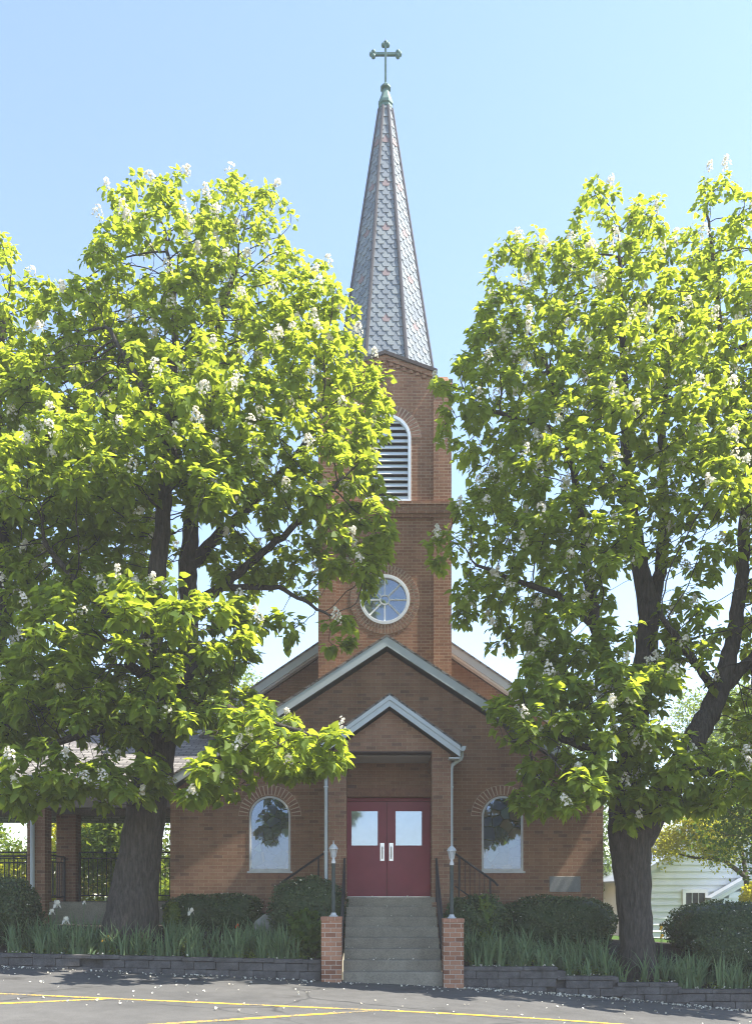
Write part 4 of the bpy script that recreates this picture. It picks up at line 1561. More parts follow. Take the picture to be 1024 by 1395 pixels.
def tree_leaves(pos, par, rad, hops, rng, e, mat, size=(0.17, 0.27), per=(9, 3.5, 1.4), droop=0.35, bloss=0.0, templ=LEAF_HEART, tf=LEAF_HEART_F, pet=0.14, lmax=3, vshift=0.0, topscale=True):
    par_ok = par >= 0
    dirv = np.zeros_like(pos)
    dirv[par_ok] = pos[par_ok] - pos[par[par_ok]]
    dirv /= np.maximum(1e-6, np.linalg.norm(dirv, axis=1, keepdims=True))
    ids = []
    for h in range(lmax):
        k = np.where((hops == h) & par_ok & (rad < 0.05))[0]
        cnt = rng.poisson(per[h], len(k))
        ids.append(np.repeat(k, cnt))
    ids = np.concatenate(ids)
    n = len(ids)
    d = dirv[ids]
    rv = unit(rng, n)
    out = rv + 0.55 * d
    out[:, 2] += 0.15
    out /= np.linalg.norm(out, axis=1, keepdims=True)
    base = pos[ids] + out * (pet * rng.uniform(0.35, 1.15, (n, 1))) - d * rng.uniform(0, 0.12, (n, 1))
    ax = out.copy()
    ax[:, 2] = ax[:, 2] * 0.45 - droop + rng.normal(size=n) * 0.22
    up = np.array([0, 0, 1.0]) + rng.normal(size=(n, 3)) * 0.38 + out * 0.35
    sz = rng.uniform(size[0], size[1], n) * np.where(rng.uniform(size=n) < 0.2, 0.7, 1.0)
    ctr = base + 0.4 * sz[:, None] * ax
    if topscale:
        sz *= np.interp(base[:, 2], [4, 16], [1.1, 0.66])
    ok = ~inside_building(ctr, 0.12)
    base, ax, up, sz = base[ok], ax[ok], up[ok], sz[ok]
    var = np.clip(rng.beta(1.5, 1.5, len(base)) + vshift, 0, 1)
    leaves_mesh('crown', base, ax, up, sz, var, mat, e, templ, tf)
    if bloss > 0:
        tips = np.where((hops == 0) & par_ok)[0]
        tips = tips[rng.uniform(size=len(tips)) < bloss]
        tips = tips[~inside_building(pos[tips], 0.35)]
        blossoms(pos[tips] + dirv[tips] * 0.08, dirv[tips], rng, e)
    return n


FL_T = np.array([(0, 0, 0), (1, 0.0, 0.5), (0.31, 0.95, 0.62), (-0.81, 0.59, 0.5), (-0.81, -0.59, 0.62), (0.31, -0.95, 0.5)])
FL_F = [(0, 1, 2), (0, 2, 3), (0, 3, 4), (0, 4, 5), (0, 5, 1)]


def blossoms(P, D, rng, e):
    """upright panicles of small white frilled bells"""
    B, X, U, S = [], [], [], []
    for p, d in zip(P, D):
        ax = np.array([0, 0, 1.0]) + 0.45 * d + rng.normal(size=3) * 0.12
        ax /= np.linalg.norm(ax)
        hgt = rng.uniform(0.12, 0.24)
        n = int(rng.uniform(26, 50))
        t = rng.uniform(0, 1, n) ** 0.8
        rr = (1 - t * 0.7) * rng.uniform(0.07, 0.13)
        u = unit(rng, n)
        off = u * rr[:, None]
        B.append(p + ax * 0.06 + ax[None] * (t * hgt)[:, None] + off)
        U.append(u + ax * 0.4)
        S.append(rng.uniform(0.018, 0.031, n))
    if not B:
        return
    B, U, S = np.concatenate(B), np.concatenate(U), np.concatenate(S)
    X = np.cross(U, unit(rng, len(U)))
    leaves_mesh('blossoms', B, X, U, S, rng.uniform(0, 1, len(B)), 'petal', e, FL_T, FL_F)


def catalpa(name_label, base, limbs, blobs, d0, dens, seed, bloss, size=(0.125, 0.225), per=(17, 10.5, 7.5)):
    rng = np.random.default_rng(seed)
    e = empty('catalpa_tree', base)
    tag(e, name_label, 'tree', 'flowering catalpa trees')
    A = blobs_to_points(blobs, dens, rng, d0, base[0])
    pos, par, minr = grow(limbs, A, 0.16, 0.23, 3.2, rng)
    o, rad, hops = branch_mesh('trunk', pos, par, minr, 'bark', e)
    n = tree_leaves(pos, par, rad, hops, rng, e, 'leaf', size, per, bloss=bloss)
    print(name_label, 'nodes', len(pos), 'leaves', n)
    return e


def limb(d0, *pts):
    return [(tuple(at(p[0], p[1], d0 + (p[3] if len(p) > 3 else 0))), p[2]) for p in pts]


D1 = 17.35
limbs1 = [
    limb(D1, (176, 1320, 0.66), (178, 1290, 0.62), (179, 1255, 0.56), (184, 1215, 0.49), (191, 1165, 0.43), (198, 1105, 0.40), (210, 1050, 0.40), (216, 1010, 0.36), (214, 950, 0.27, -.1), (206, 880, 0.23, -.2), (212, 800, 0.19, -.2), (222, 720, 0.16, -.3), (226, 640, 0.13, -.3), (232, 560, 0.10, -.3), (240, 480, 0.08, -.2), (236, 400, 0.05), (225, 320, 0.03)),
    limb(D1, (216, 1010, 0.3), (238, 960, 0.24, .2), (256, 905, 0.21, .4), (258, 840, 0.20, .5), (256, 770, 0.19, .5), (262, 690, 0.15, .5), (278, 610, 0.12, .6), (290, 530, 0.09, .7), (300, 440, 0.07, .7), (322, 360, 0.04, .8)),
    limb(D1, (256, 775, 0.15, .5), (292, 735, 0.12, .6), (340, 690, 0.095, .5), (388, 640, 0.07, .3), (430, 580, 0.05, 0)),
    limb(D1, (262, 830, 0.14, .5), (300, 800, 0.11, .4), (350, 760, 0.08, 0), (420, 700, 0.06, -.3), (470, 650, 0.04, -.5)),
    limb(D1, (225, 985, 0.15), (262, 960, 0.11, -.6), (310, 965, 0.08, -1.3), (370, 985, 0.06, -2.0), (420, 1000, 0.04, -2.4)),
    limb(D1, (208, 900, 0.13, -.2), (160, 850, 0.10, -.5), (110, 800, 0.075, -.6), (60, 740, 0.05, -.6)),
    limb(D1, (212, 1010, 0.14), (160, 985, 0.10, -.7), (110, 1000, 0.08, -1.2), (60, 1020, 0.05, -1.5)),
    limb(D1, (262, 690, 0.12, .5), (230, 600, 0.09, -.6), (190, 520, 0.06, -1.0), (150, 450, 0.04, -1.0)),
    limb(D1, (214, 940, 0.13, -.1), (178, 905, 0.09, -1.4), (200, 860, 0.07, -2.2), (260, 840, 0.05, -2.6)),
    limb(D1, (300, 800, 0.08, .4), (380, 800, 0.05, .3), (450, 838, 0.025, 0.0)),
]
blobs1 = [(180, 262, 28), (230, 290, 62, -.5), (320, 285, 50, .3), (380, 280, 30), (300, 330, 70, .5), (180, 340, 58), (385, 345, 28),
          (270, 400, 95, .4), (385, 415, 70, .3), (440, 395, 42), (465, 450, 36), (470, 510, 48, .4), (505, 540, 32, .3), (430, 480, 60, -.8),
          (150, 430, 75, .6), (90, 415, 45, .4), (95, 500, 75), (35, 520, 60, .3), (190, 500, 80, .2), (330, 480, 60, 1.2),
          (250, 555, 105, -1.2), (370, 560, 70, -1.0), (460, 600, 60, -.6), (500, 610, 26, -.2), (440, 660, 48, -.6), (490, 650, 30), (480, 715, 40), (520, 715, 26), (508, 520, 32, .3), (522, 565, 18, .2), (494, 592, 34, -.2), (499, 640, 18, -.2), (522, 690, 22, -.3), (532, 722, 16, -.3), (512, 762, 24, -.2), (450, 765, 26), (505, 770, 20),
          (150, 610, 95, -1.4), (55, 640, 75, -1), (310, 655, 55, -1.5), (390, 690, 40, -.4), (170, 690, 70, 1.3), (80, 720, 70, 1.5),
          (60, 775, 60, .3), (140, 775, 60, .5), (330, 770, 45, .8), (400, 760, 30, .2),
          (110, 855, 75, -1.3), (215, 835, 65, -2.2), (300, 845, 55, -1.8), (342, 850, 32, -.9), (300, 900, 28, -.5), (445, 858, 14), (475, 845, 14), (400, 850, 22, -.3),
          (60, 935, 65, -.8), (140, 955, 60, -1.3), (225, 950, 45, -1.5), (300, 945, 45, -.4), (92, 1005, 36, -1.5), (185, 985, 24, -1.6), (288, 972, 26, -1.8), (330, 985, 45, -1.9),
          (370, 1000, 52, -2.1), (425, 1010, 40, -2.3), (455, 1022, 20, -2.3), (466, 1005, 14, -2.3), (458, 1038, 12, -2.3), (330, 1040, 30, -2.0), (392, 978, 18, -1.3), (395, 1035, 26, -2.2), (285, 1062, 22, -2.0), (310, 1070, 14, -2.0),
          (40, 1050, 45, -1.6), (100, 1060, 36, -1.7), (150, 1060, 32, -1.7), (195, 1085, 16, -1.6), (210, 1050, 28, -1.6), (20, 1090, 20, -1.6), (285, 1068, 26, -2.6), (262, 1082, 14, -2.6), (300, 1040, 34, -2.7)]
catalpa('tall flowering catalpa tree between the covered walkway and the maroon church doors', tuple(at(186, 1288, D1)), limbs1, blobs1, D1, 29, 21, 0.24)

D2 = 17.3
limbs2 = [
    limb(D2, (867, 1345, 0.44), (867, 1310, 0.40), (866, 1275, 0.335), (863, 1230, 0.345), (860, 1180, 0.385), (857, 1135, 0.44), (854, 1090, 0.36), (858, 1030, 0.27), (868, 960, 0.25), (880, 890, 0.23, .1), (884, 840, 0.22, .1), (872, 770, 0.17, .2), (858, 690, 0.14, .3), (852, 600, 0.11, .3), (850, 520, 0.08, .2), (846, 430, 0.055), (842, 340, 0.03)),
    limb(D2, (868, 1150, 0.32), (894, 1095, 0.28, -.2), (922, 1050, 0.25, -.3), (950, 1000, 0.24, -.2), (978, 945, 0.21), (996, 880, 0.16, .1), (1010, 790, 0.13, .2), (1014, 690, 0.11, .2), (1000, 590, 0.09, .3), (985, 480, 0.06, .2), (970, 360, 0.035), (962, 270, 0.02)),
    limb(D2, (884, 850, 0.16, .1), (900, 770, 0.13, .4), (905, 690, 0.11, .6), (900, 600, 0.09, .7), (908, 500, 0.07, .7), (915, 400, 0.04, .5)),
    limb(D2, (862, 980, 0.16), (835, 920, 0.14, -.3), (810, 850, 0.12, -.5), (800, 780, 0.10, -.5), (790, 690, 0.08, -.4), (770, 590, 0.06, -.2), (745, 500, 0.04)),
    limb(D2, (810, 850, 0.10, -.5), (760, 810, 0.07, -.5), (700, 790, 0.05, -.3), (650, 770, 0.03)),
    limb(D2, (858, 690, 0.11, .3), (810, 620, 0.08, .2), (740, 580, 0.06, 0), (670, 560, 0.04)),
    limb(D2, (852, 1080, 0.13), (800, 1020, 0.09, -1.0), (750, 1000, 0.06, -1.5), (700, 1010, 0.035, -1.7)),
    limb(D2, (922, 1050, 0.12, -.3), (960, 1050, 0.09, -1.0), (1000, 1060, 0.05, -1.4)),
    limb(D2, (978, 945, 0.14), (1060, 860, 0.11), (1130, 760, 0.09), (1200, 640, 0.05)),
    limb(D2, (978, 945, 0.10), (930, 880, 0.07, -.8), (900, 840, 0.05, -1.3)),
]
blobs2 = [(798, 255, 18), (830, 285, 30), (860, 300, 42), (790, 290, 14), (898, 335, 22), (965, 245, 18), (950, 275, 12), (1000, 280, 35), (942, 335, 16), (990, 335, 44),
          (730, 345, 36), (700, 330, 20), (675, 340, 16), (770, 355, 45), (845, 370, 70), (925, 390, 60), (1010, 400, 60), (690, 400, 36), (655, 440, 28), (630, 455, 14), (720, 440, 65), (800, 450, 75, -.4),
          (890, 470, 80, -.8), (985, 490, 75, -.5), (640, 500, 30), (602, 520, 18), (680, 510, 55), (750, 540, 70, -.6), (625, 550, 35), (590, 570, 12), (690, 590, 60), (635, 605, 18),
          (815, 550, 60, -1.2), (930, 570, 80, -1.2), (1020, 590, 60, -1), (760, 630, 75, -1.2), (680, 650, 36), (640, 680, 34), (600, 730, 24), (580, 742, 9), (650, 735, 40), (820, 660, 40, -1.4), (950, 650, 70, -1.5), (1005, 700, 22, -1),
          (720, 710, 60, -.8), (800, 730, 75, -1.2), (680, 780, 42), (635, 795, 28), (630, 822, 12), (740, 790, 55, .5), (930, 730, 45, -1.0), (968, 770, 30, -.6),
          (718, 845, 40), (668, 860, 12), (760, 860, 60, -.8), (825, 860, 35, -1.0), (930, 840, 45, -.8), (738, 895, 28, -.8), (992, 850, 18),
          (735, 945, 55, -1.3), (690, 958, 26, -1.3), (662, 962, 10, -1.4), (810, 940, 65, -1.4), (880, 930, 45, -1.2), (700, 985, 34, -1.5), (780, 1005, 55, -1.6), (850, 1005, 45, -1.5), (735, 1035, 40, -1.6), (800, 1050, 36, -1.6),
          (715, 1085, 20, -1.6), (740, 1068, 24, -1.6), (695, 1090, 9, -1.6), (850, 1085, 26, -1.4), (900, 1030, 40, -1.4), (950, 1050, 45, -1.5), (1000, 1065, 40, -1.5), (900, 1060, 38, -1.5), (962, 1078, 34, -1.6), (1012, 1035, 34, -1.4), (935, 895, 28, -1.0), (1005, 930, 22, .8), (905, 1095, 26, -1.4), (860, 1115, 16, -1.3), (965, 1095, 20, -1.5), (1010, 1000, 40, -.6), (770, 1078, 26, -2.3), (795, 1055, 38, -2.4), (760, 1100, 14, -2.3),
          (1090, 380, 80), (1090, 520, 90), (1180, 480, 90), (1100, 660, 95), (1200, 640, 100), (1110, 800, 90), (1220, 800, 100), (1100, 930, 80), (1200, 950, 90), (1090, 1040, 60, -1), (1270, 700, 90), (1280, 880, 90), (1145, 900, 75, -1.9), (1150, 800, 90, -1.9), (1180, 960, 90, -1.7), (1130, 760, 55, -1.9), (1250, 750, 90, -1.6), (1110, 640, 70, -1.8), (1125, 990, 50, -2.2)]
catalpa('tall flowering catalpa tree between the stone plaque and the white house', tuple(at(860, 1300, D2)), limbs2, blobs2, D2, 28, 33, 0.26, size=(0.115, 0.21))

D3 = 18.0
limbs3 = [
    limb(D3, (-95, 1330, 0.55), (-92, 1250, 0.42), (-80, 1120, 0.36), (-50, 1030, 0.33), (-20, 900, 0.27), (4, 820, 0.22), (0, 720, 0.18), (-10, 620, 0.14), (0, 520, 0.09), (5, 420, 0.05)),
    limb(D3, (-50, 1030, 0.26), (0, 1000, 0.22, -.3), (50, 960, 0.17, -.6), (90, 920, 0.11, -.8), (130, 870, 0.06, -.8)),
    limb(D3, (-20, 900, 0.2), (-70, 800, 0.15), (-100, 680, 0.1), (-110, 560, 0.06)),
]
blobs3 = [(5, 330, 14), (15, 355, 26), (-20, 370, 50), (30, 410, 36), (-20, 460, 70), (-80, 470, 70), (-60, 560, 80), (10, 590, 50, .5), (-90, 660, 80), (-20, 690, 60), (0, 770, 45), (-70, 780, 70),
          (-40, 860, 60), (20, 870, 40), (-80, 920, 60), (-20, 960, 55, -.8), (40, 980, 45, -.6), (80, 930, 36), (-60, 1030, 50, -1)]
catalpa('flowering catalpa tree leaning in beyond the open end of the covered walkway', tuple(at(-95, 1300, D3)), limbs3, blobs3, D3, 28, 44, 0.12)


def far_tree(label, x, y, zb, h, r, n_pts, mat, seed, leaf=(0.16, 0.28), squash=1.0, low=0.25, group='trees beyond the church', per=(13, 7, 4), kind='broadleaf_tree', fill=9, clumps=None, limbs=None):
    rng = np.random.default_rng(seed)
    e = empty(kind, (x, y, zb))
    tag(e, label, 'tree', group)
    pts = []
    nb = 13
    for c, br in (clumps or []):
        m = int(60 + 900 * br ** 2)
        pts.append(np.array(c) + np.array([0, rng.normal() * 0.5, 0]) + unit(rng, m) * (rng.uniform(size=(m, 1)) ** 0.4) * br * np.array([1, 1.3, 0.8]))
    for i in range(0 if clumps else nb):
        t = rng.uniform(0, 1)
        a = rng.uniform(0, 2 * math.pi)
        prof = math.sin(math.pi * min(1, 0.18 + 0.8 * t)) ** 0.7
        q = rng.uniform(0.2, 0.75) * r * prof
        c = np.array([x + math.cos(a) * q, y + math.sin(a) * q * squash, zb + h * (low + (0.92 - low) * t)])
        br = r * rng.uniform(0.32, 0.5)
        u = unit(rng, n_pts // nb) * (rng.uniform(size=(n_pts // nb, 1)) ** 0.4)
        pts.append(c + u * br * np.array([1, 1, 0.8]))
    A = np.concatenate(pts)
    A = A[~inside_building(A, 0.6)]
    tr_ = h * 0.022
    lb = [[((x, y, zb - 0.2), tr_ * 1.4), ((x, y, zb + h * 0.12), tr_), ((x + rng.normal() * 0.2, y, zb + h * 0.3), tr_ * 0.8), ((x + rng.normal() * 0.4, y, zb + h * 0.6), tr_ * 0.45), ((x, y, zb + h * 0.85), tr_ * 0.15)]]
    if limbs:
        lb = limbs
    pos, par, minr = grow(lb, A, 0.32, 0.5, 6.0, rng, 160)
    o, rad, hops = branch_mesh('trunk', pos, par, minr, 'bark_far', e, tip=0.008)
    n = len(A) * fill
    B = np.repeat(A, fill, axis=0) + rng.normal(size=(n, 3)) * 0.26
    ax = unit(rng, n) + np.array([0, 0, -0.25])
    up = np.array([0, 0, 1.0]) + rng.normal(size=(n, 3)) * 0.5
    sz = rng.uniform(leaf[0], leaf[1], n)
    B, ax, up, sz = [q[~inside_building(B, 0.2)] for q in (B, ax, up, sz)]
    clump = np.sin(B[:, 0] * 2.1 + seed) * np.sin(B[:, 1] * 1.7) * np.sin(B[:, 2] * 2.3 + seed)
    leaves_mesh('crown', B, ax, up, sz, np.clip(rng.beta(2, 2, len(B)) + 0.2 * clump, 0, 1), mat, e, LEAF_OVAL, LEAF_OVAL_F)


far_tree('bright sunlit tree seen through the open walkway beside its front column', -13.2, 37, 0.6, 7.2, 3.6, int(900 * 1.9), 'leaf_sunlit_yellow', 1, low=0.06, fill=14)
far_tree('sunlit yellow green tree seen past the far end of the walkway railing', -19.5, 39, 0.6, 9.0, 4.4, int(1000 * 1.9), 'leaf_far', 2, low=0.06, fill=14)
far_tree('green tree seen through the walkway between brick column and catalpa trunk', -9.0, 34, 0.6, 6.6, 3.2, int(900 * 1.7), 'leaf_far', 3, low=0.06, fill=12)
far_tree('green tree standing close behind the far end of the walkway, nearest the church', -7.4, 37.5, 0.6, 6.2, 2.8, int(900 * 1.7), 'leaf_far', 14, low=0.06, fill=12)
far_tree('tall pale green tree rising behind the walkway roof', -8.5, 44, 0.6, 13.5, 4.5, int(1100 * 1.6), 'leaf_far', 4)
far_tree('broad green tree far behind the church on the walkway side', -14.5, 50, 0.6, 13, 6, int(1100 * 1.6), 'leaf_far', 5)
far_tree('dark green maple spreading its leaves over the white house wall', 11.9, 24.4, -0.6, 8.6, 2.9, int(1200 * 1.6), 'leaf_mid', 6, leaf=(0.11, 0.18), low=0.38)
DYT = 31.2
far_tree('tree with sunlight-painted yellow leaves leaning over the white house roof edge', 13.6, DYT, -0.6, 5.2, 1.9, 800, 'leaf_sunlit_yellow', 7, leaf=(0.09, 0.15), fill=5,
         clumps=[(at(x_, y_, DYT), r_ * DYT / FPX) for x_, y_, r_ in ((902, 1152, 15), (925, 1142, 20), (955, 1128, 24), (985, 1142, 22), (990, 1160, 12), (935, 1112, 15), (896, 1098, 10), (1010, 1120, 22), (968, 1152, 14))],
         limbs=[[(tuple(at(1022, 1240, DYT)), 0.13), (tuple(at(1016, 1195, DYT)), 0.11), (tuple(at(985, 1172, DYT)), 0.07), (tuple(at(945, 1168, DYT)), 0.045), (tuple(at(910, 1160, DYT)), 0.02)],
                [(tuple(at(1016, 1195, DYT)), 0.09), (tuple(at(1005, 1140, DYT)), 0.06), (tuple(at(960, 1110, DYT)), 0.03)]])
far_tree('green tree behind the narrow gap between church and catalpa trunk', 9.4, 40, -0.5, 7.5, 2.8, int(700 * 1.6), 'leaf_mid', 8, low=0.1)
far_tree('pale green tree rising behind the nave roof beside the catalpa', 10.5, 50, -0.5, 13.5, 4.2, int(1000 * 1.6), 'leaf_far', 9)
far_tree('tall green tree standing behind the white house', 21.5, 50, -0.5, 15, 6, int(1100 * 1.6), 'leaf_far', 10)


# ---------------------------------------------------------------- shrubs
CAUGHT = []


def shrub(label, px0_, px1_, pytop, d, depth, seed, expo=3.0, n=5200, mat='shrub', leaf=(0.035, 0.06), lump=0.06):
    rng = np.random.default_rng(seed)
    xa, xb = (px0_ - 512) * d / FPX, (px1_ - 512) * d / FPX
    cx, hw = (xa + xb) / 2, (xb - xa) / 2
    zt = 1.7 + (HOR - pytop) * d / FPX
    z0 = float(bed_z(cx, d)) - 0.05
    cz_, hz = (zt + z0) / 2, (zt - z0) / 2
    ph = rng.uniform(0, 6.28, 6)

    def shell(u, s):
        k = (np.abs(u[:, 0]) ** expo + np.abs(u[:, 1]) ** expo + np.abs(u[:, 2]) ** expo) ** (-1 / expo)
        w = 1 + lump * (np.sin(u[:, 0] * 5 + ph[0]) * np.sin(u[:, 1] * 4 + ph[1]) + 0.6 * np.sin(u[:, 2] * 7 + ph[2] + u[:, 0] * 6) + 0.5 * np.sin(u[:, 0] * 13 + ph[3]) * np.sin(u[:, 2] * 11 + ph[4]))
        return np.array([cx, d, cz_]) + (u * (k * w * s)[:, None]) * np.array([hw, depth, hz])
    u = unit(rng, n)
    P = shell(u, rng.uniform(0.90, 1.0, n))
    if n > 4000 and d < 20:
        k = np.where((u[:, 2] > 0.05) & (u[:, 1] < 0.6))[0][:26]
        CAUGHT.append(shell(u[k], np.full(len(k), 1.02)))
    ax = unit(rng, n) + u * 0.8
    nr = u + unit(rng, n) * 0.7
    T, TF = LEAF_OVAL, LEAF_OVAL_F
    sz = rng.uniform(leaf[0], leaf[1], n)
    axn = ax / np.linalg.norm(ax, axis=1, keepdims=True)
    side = np.cross(nr, axn)
    side /= np.linalg.norm(side, axis=1, keepdims=True)
    nn = np.cross(axn, side)
    V = P[:, None] + sz[:, None, None] * (T[None, :, 0:1] * axn[:, None] + T[None, :, 1:2] * side[:, None] * 1.5 + T[None, :, 2:3] * nn[:, None])
    F = (np.arange(n)[:, None, None] * 5 + np.array(TF)[None]).reshape(-1, 3)
    var = np.repeat(np.clip(rng.beta(2, 2.4, n) + 0.25 * np.sin(u[:, 0] * 9 + ph[5]) * np.sin(u[:, 2] * 8 + ph[2]), 0, 1), 5)
    # inner mass of twigs and older leaves
    nu, nv = 28, 16
    tt, pp_ = np.meshgrid(np.linspace(0, 2 * math.pi, nu, endpoint=False), np.linspace(0.02, math.pi - 0.02, nv))
    uu = np.stack([np.cos(tt) * np.sin(pp_), np.sin(tt) * np.sin(pp_), np.cos(pp_)], -1).reshape(-1, 3)
    CV = shell(uu, np.full(len(uu), 0.90))
    CF = []
    for j in range(nv - 1):
        for i in range(nu):
            a, b, c, dd = j * nu + i, j * nu + (i + 1) % nu, (j + 1) * nu + (i + 1) % nu, (j + 1) * nu + i
            CF += [(a, dd, c), (a, c, b)]
    b0 = n * 5
    V = np.concatenate([V.reshape(-1, 3), CV])
    F = np.concatenate([F, np.array(CF) + b0])
    var = np.concatenate([var, np.full(len(CV), 0.0)])
    o = raw_mesh('shrub', V, F, var, mat, None, (cx, d, z0), smooth=False)
    tag(o, label, 'shrub', 'clipped shrubs along the church')
    return o


shrub('dark shrub with a sunlit side beside the front walkway column', -70, 50, 1197, 17.6, 0.9, 61, 2.6, 7000, leaf=(0.04, 0.075))
shrub('low box shaped clipped shrub under the arched window nearest the walkway', 228, 357, 1219, 18.9, 0.55, 62, 4.0)
shrub('round clipped shrub beside the lamp post, tucked against the steps', 370, 472, 1196, 18.0, 0.75, 63, 2.8)
shrub('loose shrub with a few golden leaves behind the lamp post on plaque side', 606, 690, 1222, 18.0, 0.6, 64, 2.6, lump=0.12)
shrub('wide clipped shrub under the blank stone plaque', 684, 838, 1222, 18.6, 0.7, 65, 3.2, 7000)
shrub('large dark rounded shrub in front of the white house', 908, 1075, 1229, 18.6, 1.0, 66, 2.8, 8000)
shrub('lower dark shrub in front of the larger rounded one by the white house', 940, 1090, 1266, 17.5, 0.55, 67, 2.6, 6000)
shrub('pale variegated shrub between catalpa trunk and the box shaped shrub', 224, 246, 1228, 18.3, 0.2, 68, 2.2, 700, mat='shrub_gold')
o = shrub('small tuft of golden green leaves on top of the loose shrub', 648, 672, 1222, 17.6, 0.16, 69, 2.2, 260, mat='shrub_gold', leaf=(0.05, 0.09), lump=0.2)
shrub('small bright green bush at the foot of the white house wing', 1008, 1050, 1200, 29.5, 0.6, 70, 2.2, 1500, mat='leaf_sunlit_yellow', leaf=(0.09, 0.15))
shrub('low pale green leafy plant among the irises', 222, 256, 1283, 16.75, 0.2, 71, 2.2, 260, mat='shrub_gold', leaf=(0.06, 0.10), lump=0.25)
shrub('leafy plant leaning out beside the brick pier and round shrub', 395, 436, 1246, 16.9, 0.3, 72, 2.2, 520, mat='leaf_mid', leaf=(0.09, 0.15), lump=0.3)

rk_ = MB()
rng = np.random.default_rng(5)
bmk = bmesh.new()
bmesh.ops.create_icosphere(bmk, subdivisions=3, radius=1)
for v in bmk.verts:
    n_ = 1 + 0.12 * math.sin(v.co.x * 4 + 1) * math.cos(v.co.y * 5) + 0.08 * math.sin(v.co.z * 7)
    p0 = at(362, 1262, 18.1)
    v.co = Vector((v.co.x * 0.26 * n_, v.co.y * 0.22 * n_, v.co.z * 0.24 * n_)) + p0
me = bpy.data.meshes.new('boulder')
bmk.to_mesh(me)
bmk.free()
me.polygons.foreach_set('use_smooth', [True] * len(me.polygons))
tag(link_mesh('boulder', me, 'rock', None, tuple(at(362, 1275, 18.1))), 'grey rounded boulder between the box shaped and round shrubs', 'boulder')


# ---------------------------------------------------------------- irises
def blades(P, hgt, wid, lean, rng, name, label, origin):
    n = len(P)
    seg = 5
    a = rng.uniform(0, 2 * math.pi, n)
    dirh = np.stack([np.cos(a), np.sin(a), np.zeros(n)], 1)
    fa = a + math.pi / 2 + rng.normal(size=n) * 0.5
    side = np.stack([np.cos(fa), np.sin(fa), np.zeros(n)], 1)
    V = []
    for s in range(seg + 1):
        t = s / seg
        bend = lean * t ** 2.2
        c = P + dirh * (hgt * bend)[:, None]
        c[:, 2] += hgt * t * np.sqrt(np.maximum(0.05, 1 - (bend * 0.75) ** 2)) - hgt * 0.35 * np.maximum(0, lean - 0.6) * t ** 4
        w = wid * (1 - t ** 2.5) * (0.75 + 0.5 * math.sin(math.pi * min(1, t * 1.2)))
        V.append(c - side * w[:, None] * 0.5)
        V.append(c + side * w[:, None] * 0.5)
    V = np.stack(V, 1)
    k = 2 * (seg + 1)
    fs = [(2 * s, 2 * s + 1, 2 * s + 3, 2 * s + 2) for s in range(seg)]
    F = (np.arange(n)[:, None, None] * k + np.array(fs)[None]).reshape(-1, 4)
    var = np.repeat(rng.beta(2, 2, n), k)
    o = raw_mesh(name, V.reshape(-1, 3), F, var, 'iris', None, origin)
    tag(o, label, 'irises', kind='stuff')


def iris_bed(x0, x1, nclump, seed, label, origin, skip=()):
    rng = np.random.default_rng(seed)
    P, H, W, Ln = [], [], [], []
    for i in range(nclump):
        x = rng.uniform(x0, x1)
        y = 16.45 + rng.uniform(0, 1) ** 1.3 * 1.35
        if any((x - sx) ** 2 + (y - sy) ** 2 < sr * sr for sx, sy, sr in skip):
            continue
        for f in range(int(rng.uniform(3, 6))):
            cx, cy_ = x + rng.normal() * 0.07, y + rng.normal() * 0.06
            m = int(rng.uniform(4, 10))
            P.append(np.stack([cx + rng.normal(size=m) * 0.028, cy_ + rng.normal(size=m) * 0.028, np.zeros(m)], 1))
            hh = rng.uniform(0.34, 0.88)
            H.append(hh * rng.uniform(0.45, 1.0, m))
            W.append(rng.uniform(0.022, 0.042, m))
            Ln.append(np.abs(rng.normal(size=m)) * 0.45 + 0.08)
    P, H, W, Ln = np.concatenate(P), np.concatenate(H), np.concatenate(W), np.concatenate(Ln)
    P[:, 2] = bed_z(P[:, 0], P[:, 1]) - 0.02
    blades(P, H, W, Ln, rng, 'iris_leaves', label, origin)


trunk_l = (at(186, 1280, D1).x, D1, 0.7)
trunk_r = (at(860, 1290, D2).x, D2, 0.6)
iris_bed(-7.3, -1.55, 150, 81, 'mass of sword shaped iris leaves below the covered walkway', (-4.5, 17, 0.5), [trunk_l])
iris_bed(1.85, 9.5, 210, 82, 'mass of sword shaped iris leaves in front of the plaque side', (5, 17, 0.2), [trunk_r])


for (xa, xb, nn, sd2, lab, org) in ((-7.4, -1.3, 420, 85, 'low pale green leaves and weeds under the irises by the walkway', (-4.5, 16.6, 0.5)),
                                    (1.8, 9.0, 420, 86, 'low pale green leaves and weeds under the irises on the plaque side', (5, 16.6, 0.2))):
    rng = np.random.default_rng(sd2)
    cx_ = rng.uniform(xa, xb, 60)
    cy_ = 16.42 + rng.uniform(0, 1, 60) ** 2 * 1.1
    k_ = rng.integers(0, 60, nn * 5)
    x_ = cx_[k_] + rng.normal(size=nn * 5) * 0.09
    y_ = np.maximum(16.4, cy_[k_] + rng.normal(size=nn * 5) * 0.08)
    B = np.stack([x_, y_, bed_z(x_, y_) + rng.uniform(0.01, 0.2, nn * 5) * rng.uniform(0.4, 1, 60)[k_]], 1)
    U = np.array([0, -0.3, 1.0]) + rng.normal(size=(nn * 5, 3)) * 0.5
    o = leaves_mesh('ground_cover_leaves', B, np.cross(U, unit(rng, nn * 5)), U, rng.uniform(0.03, 0.075, nn * 5), np.clip(rng.uniform(0, 1, 60)[k_] * 0.6 + rng.uniform(0, 0.4, nn * 5), 0, 1), 'shrub_gold', None, LEAF_OVAL, LEAF_OVAL_F)
    tag(o, lab, 'ground cover', kind='stuff')


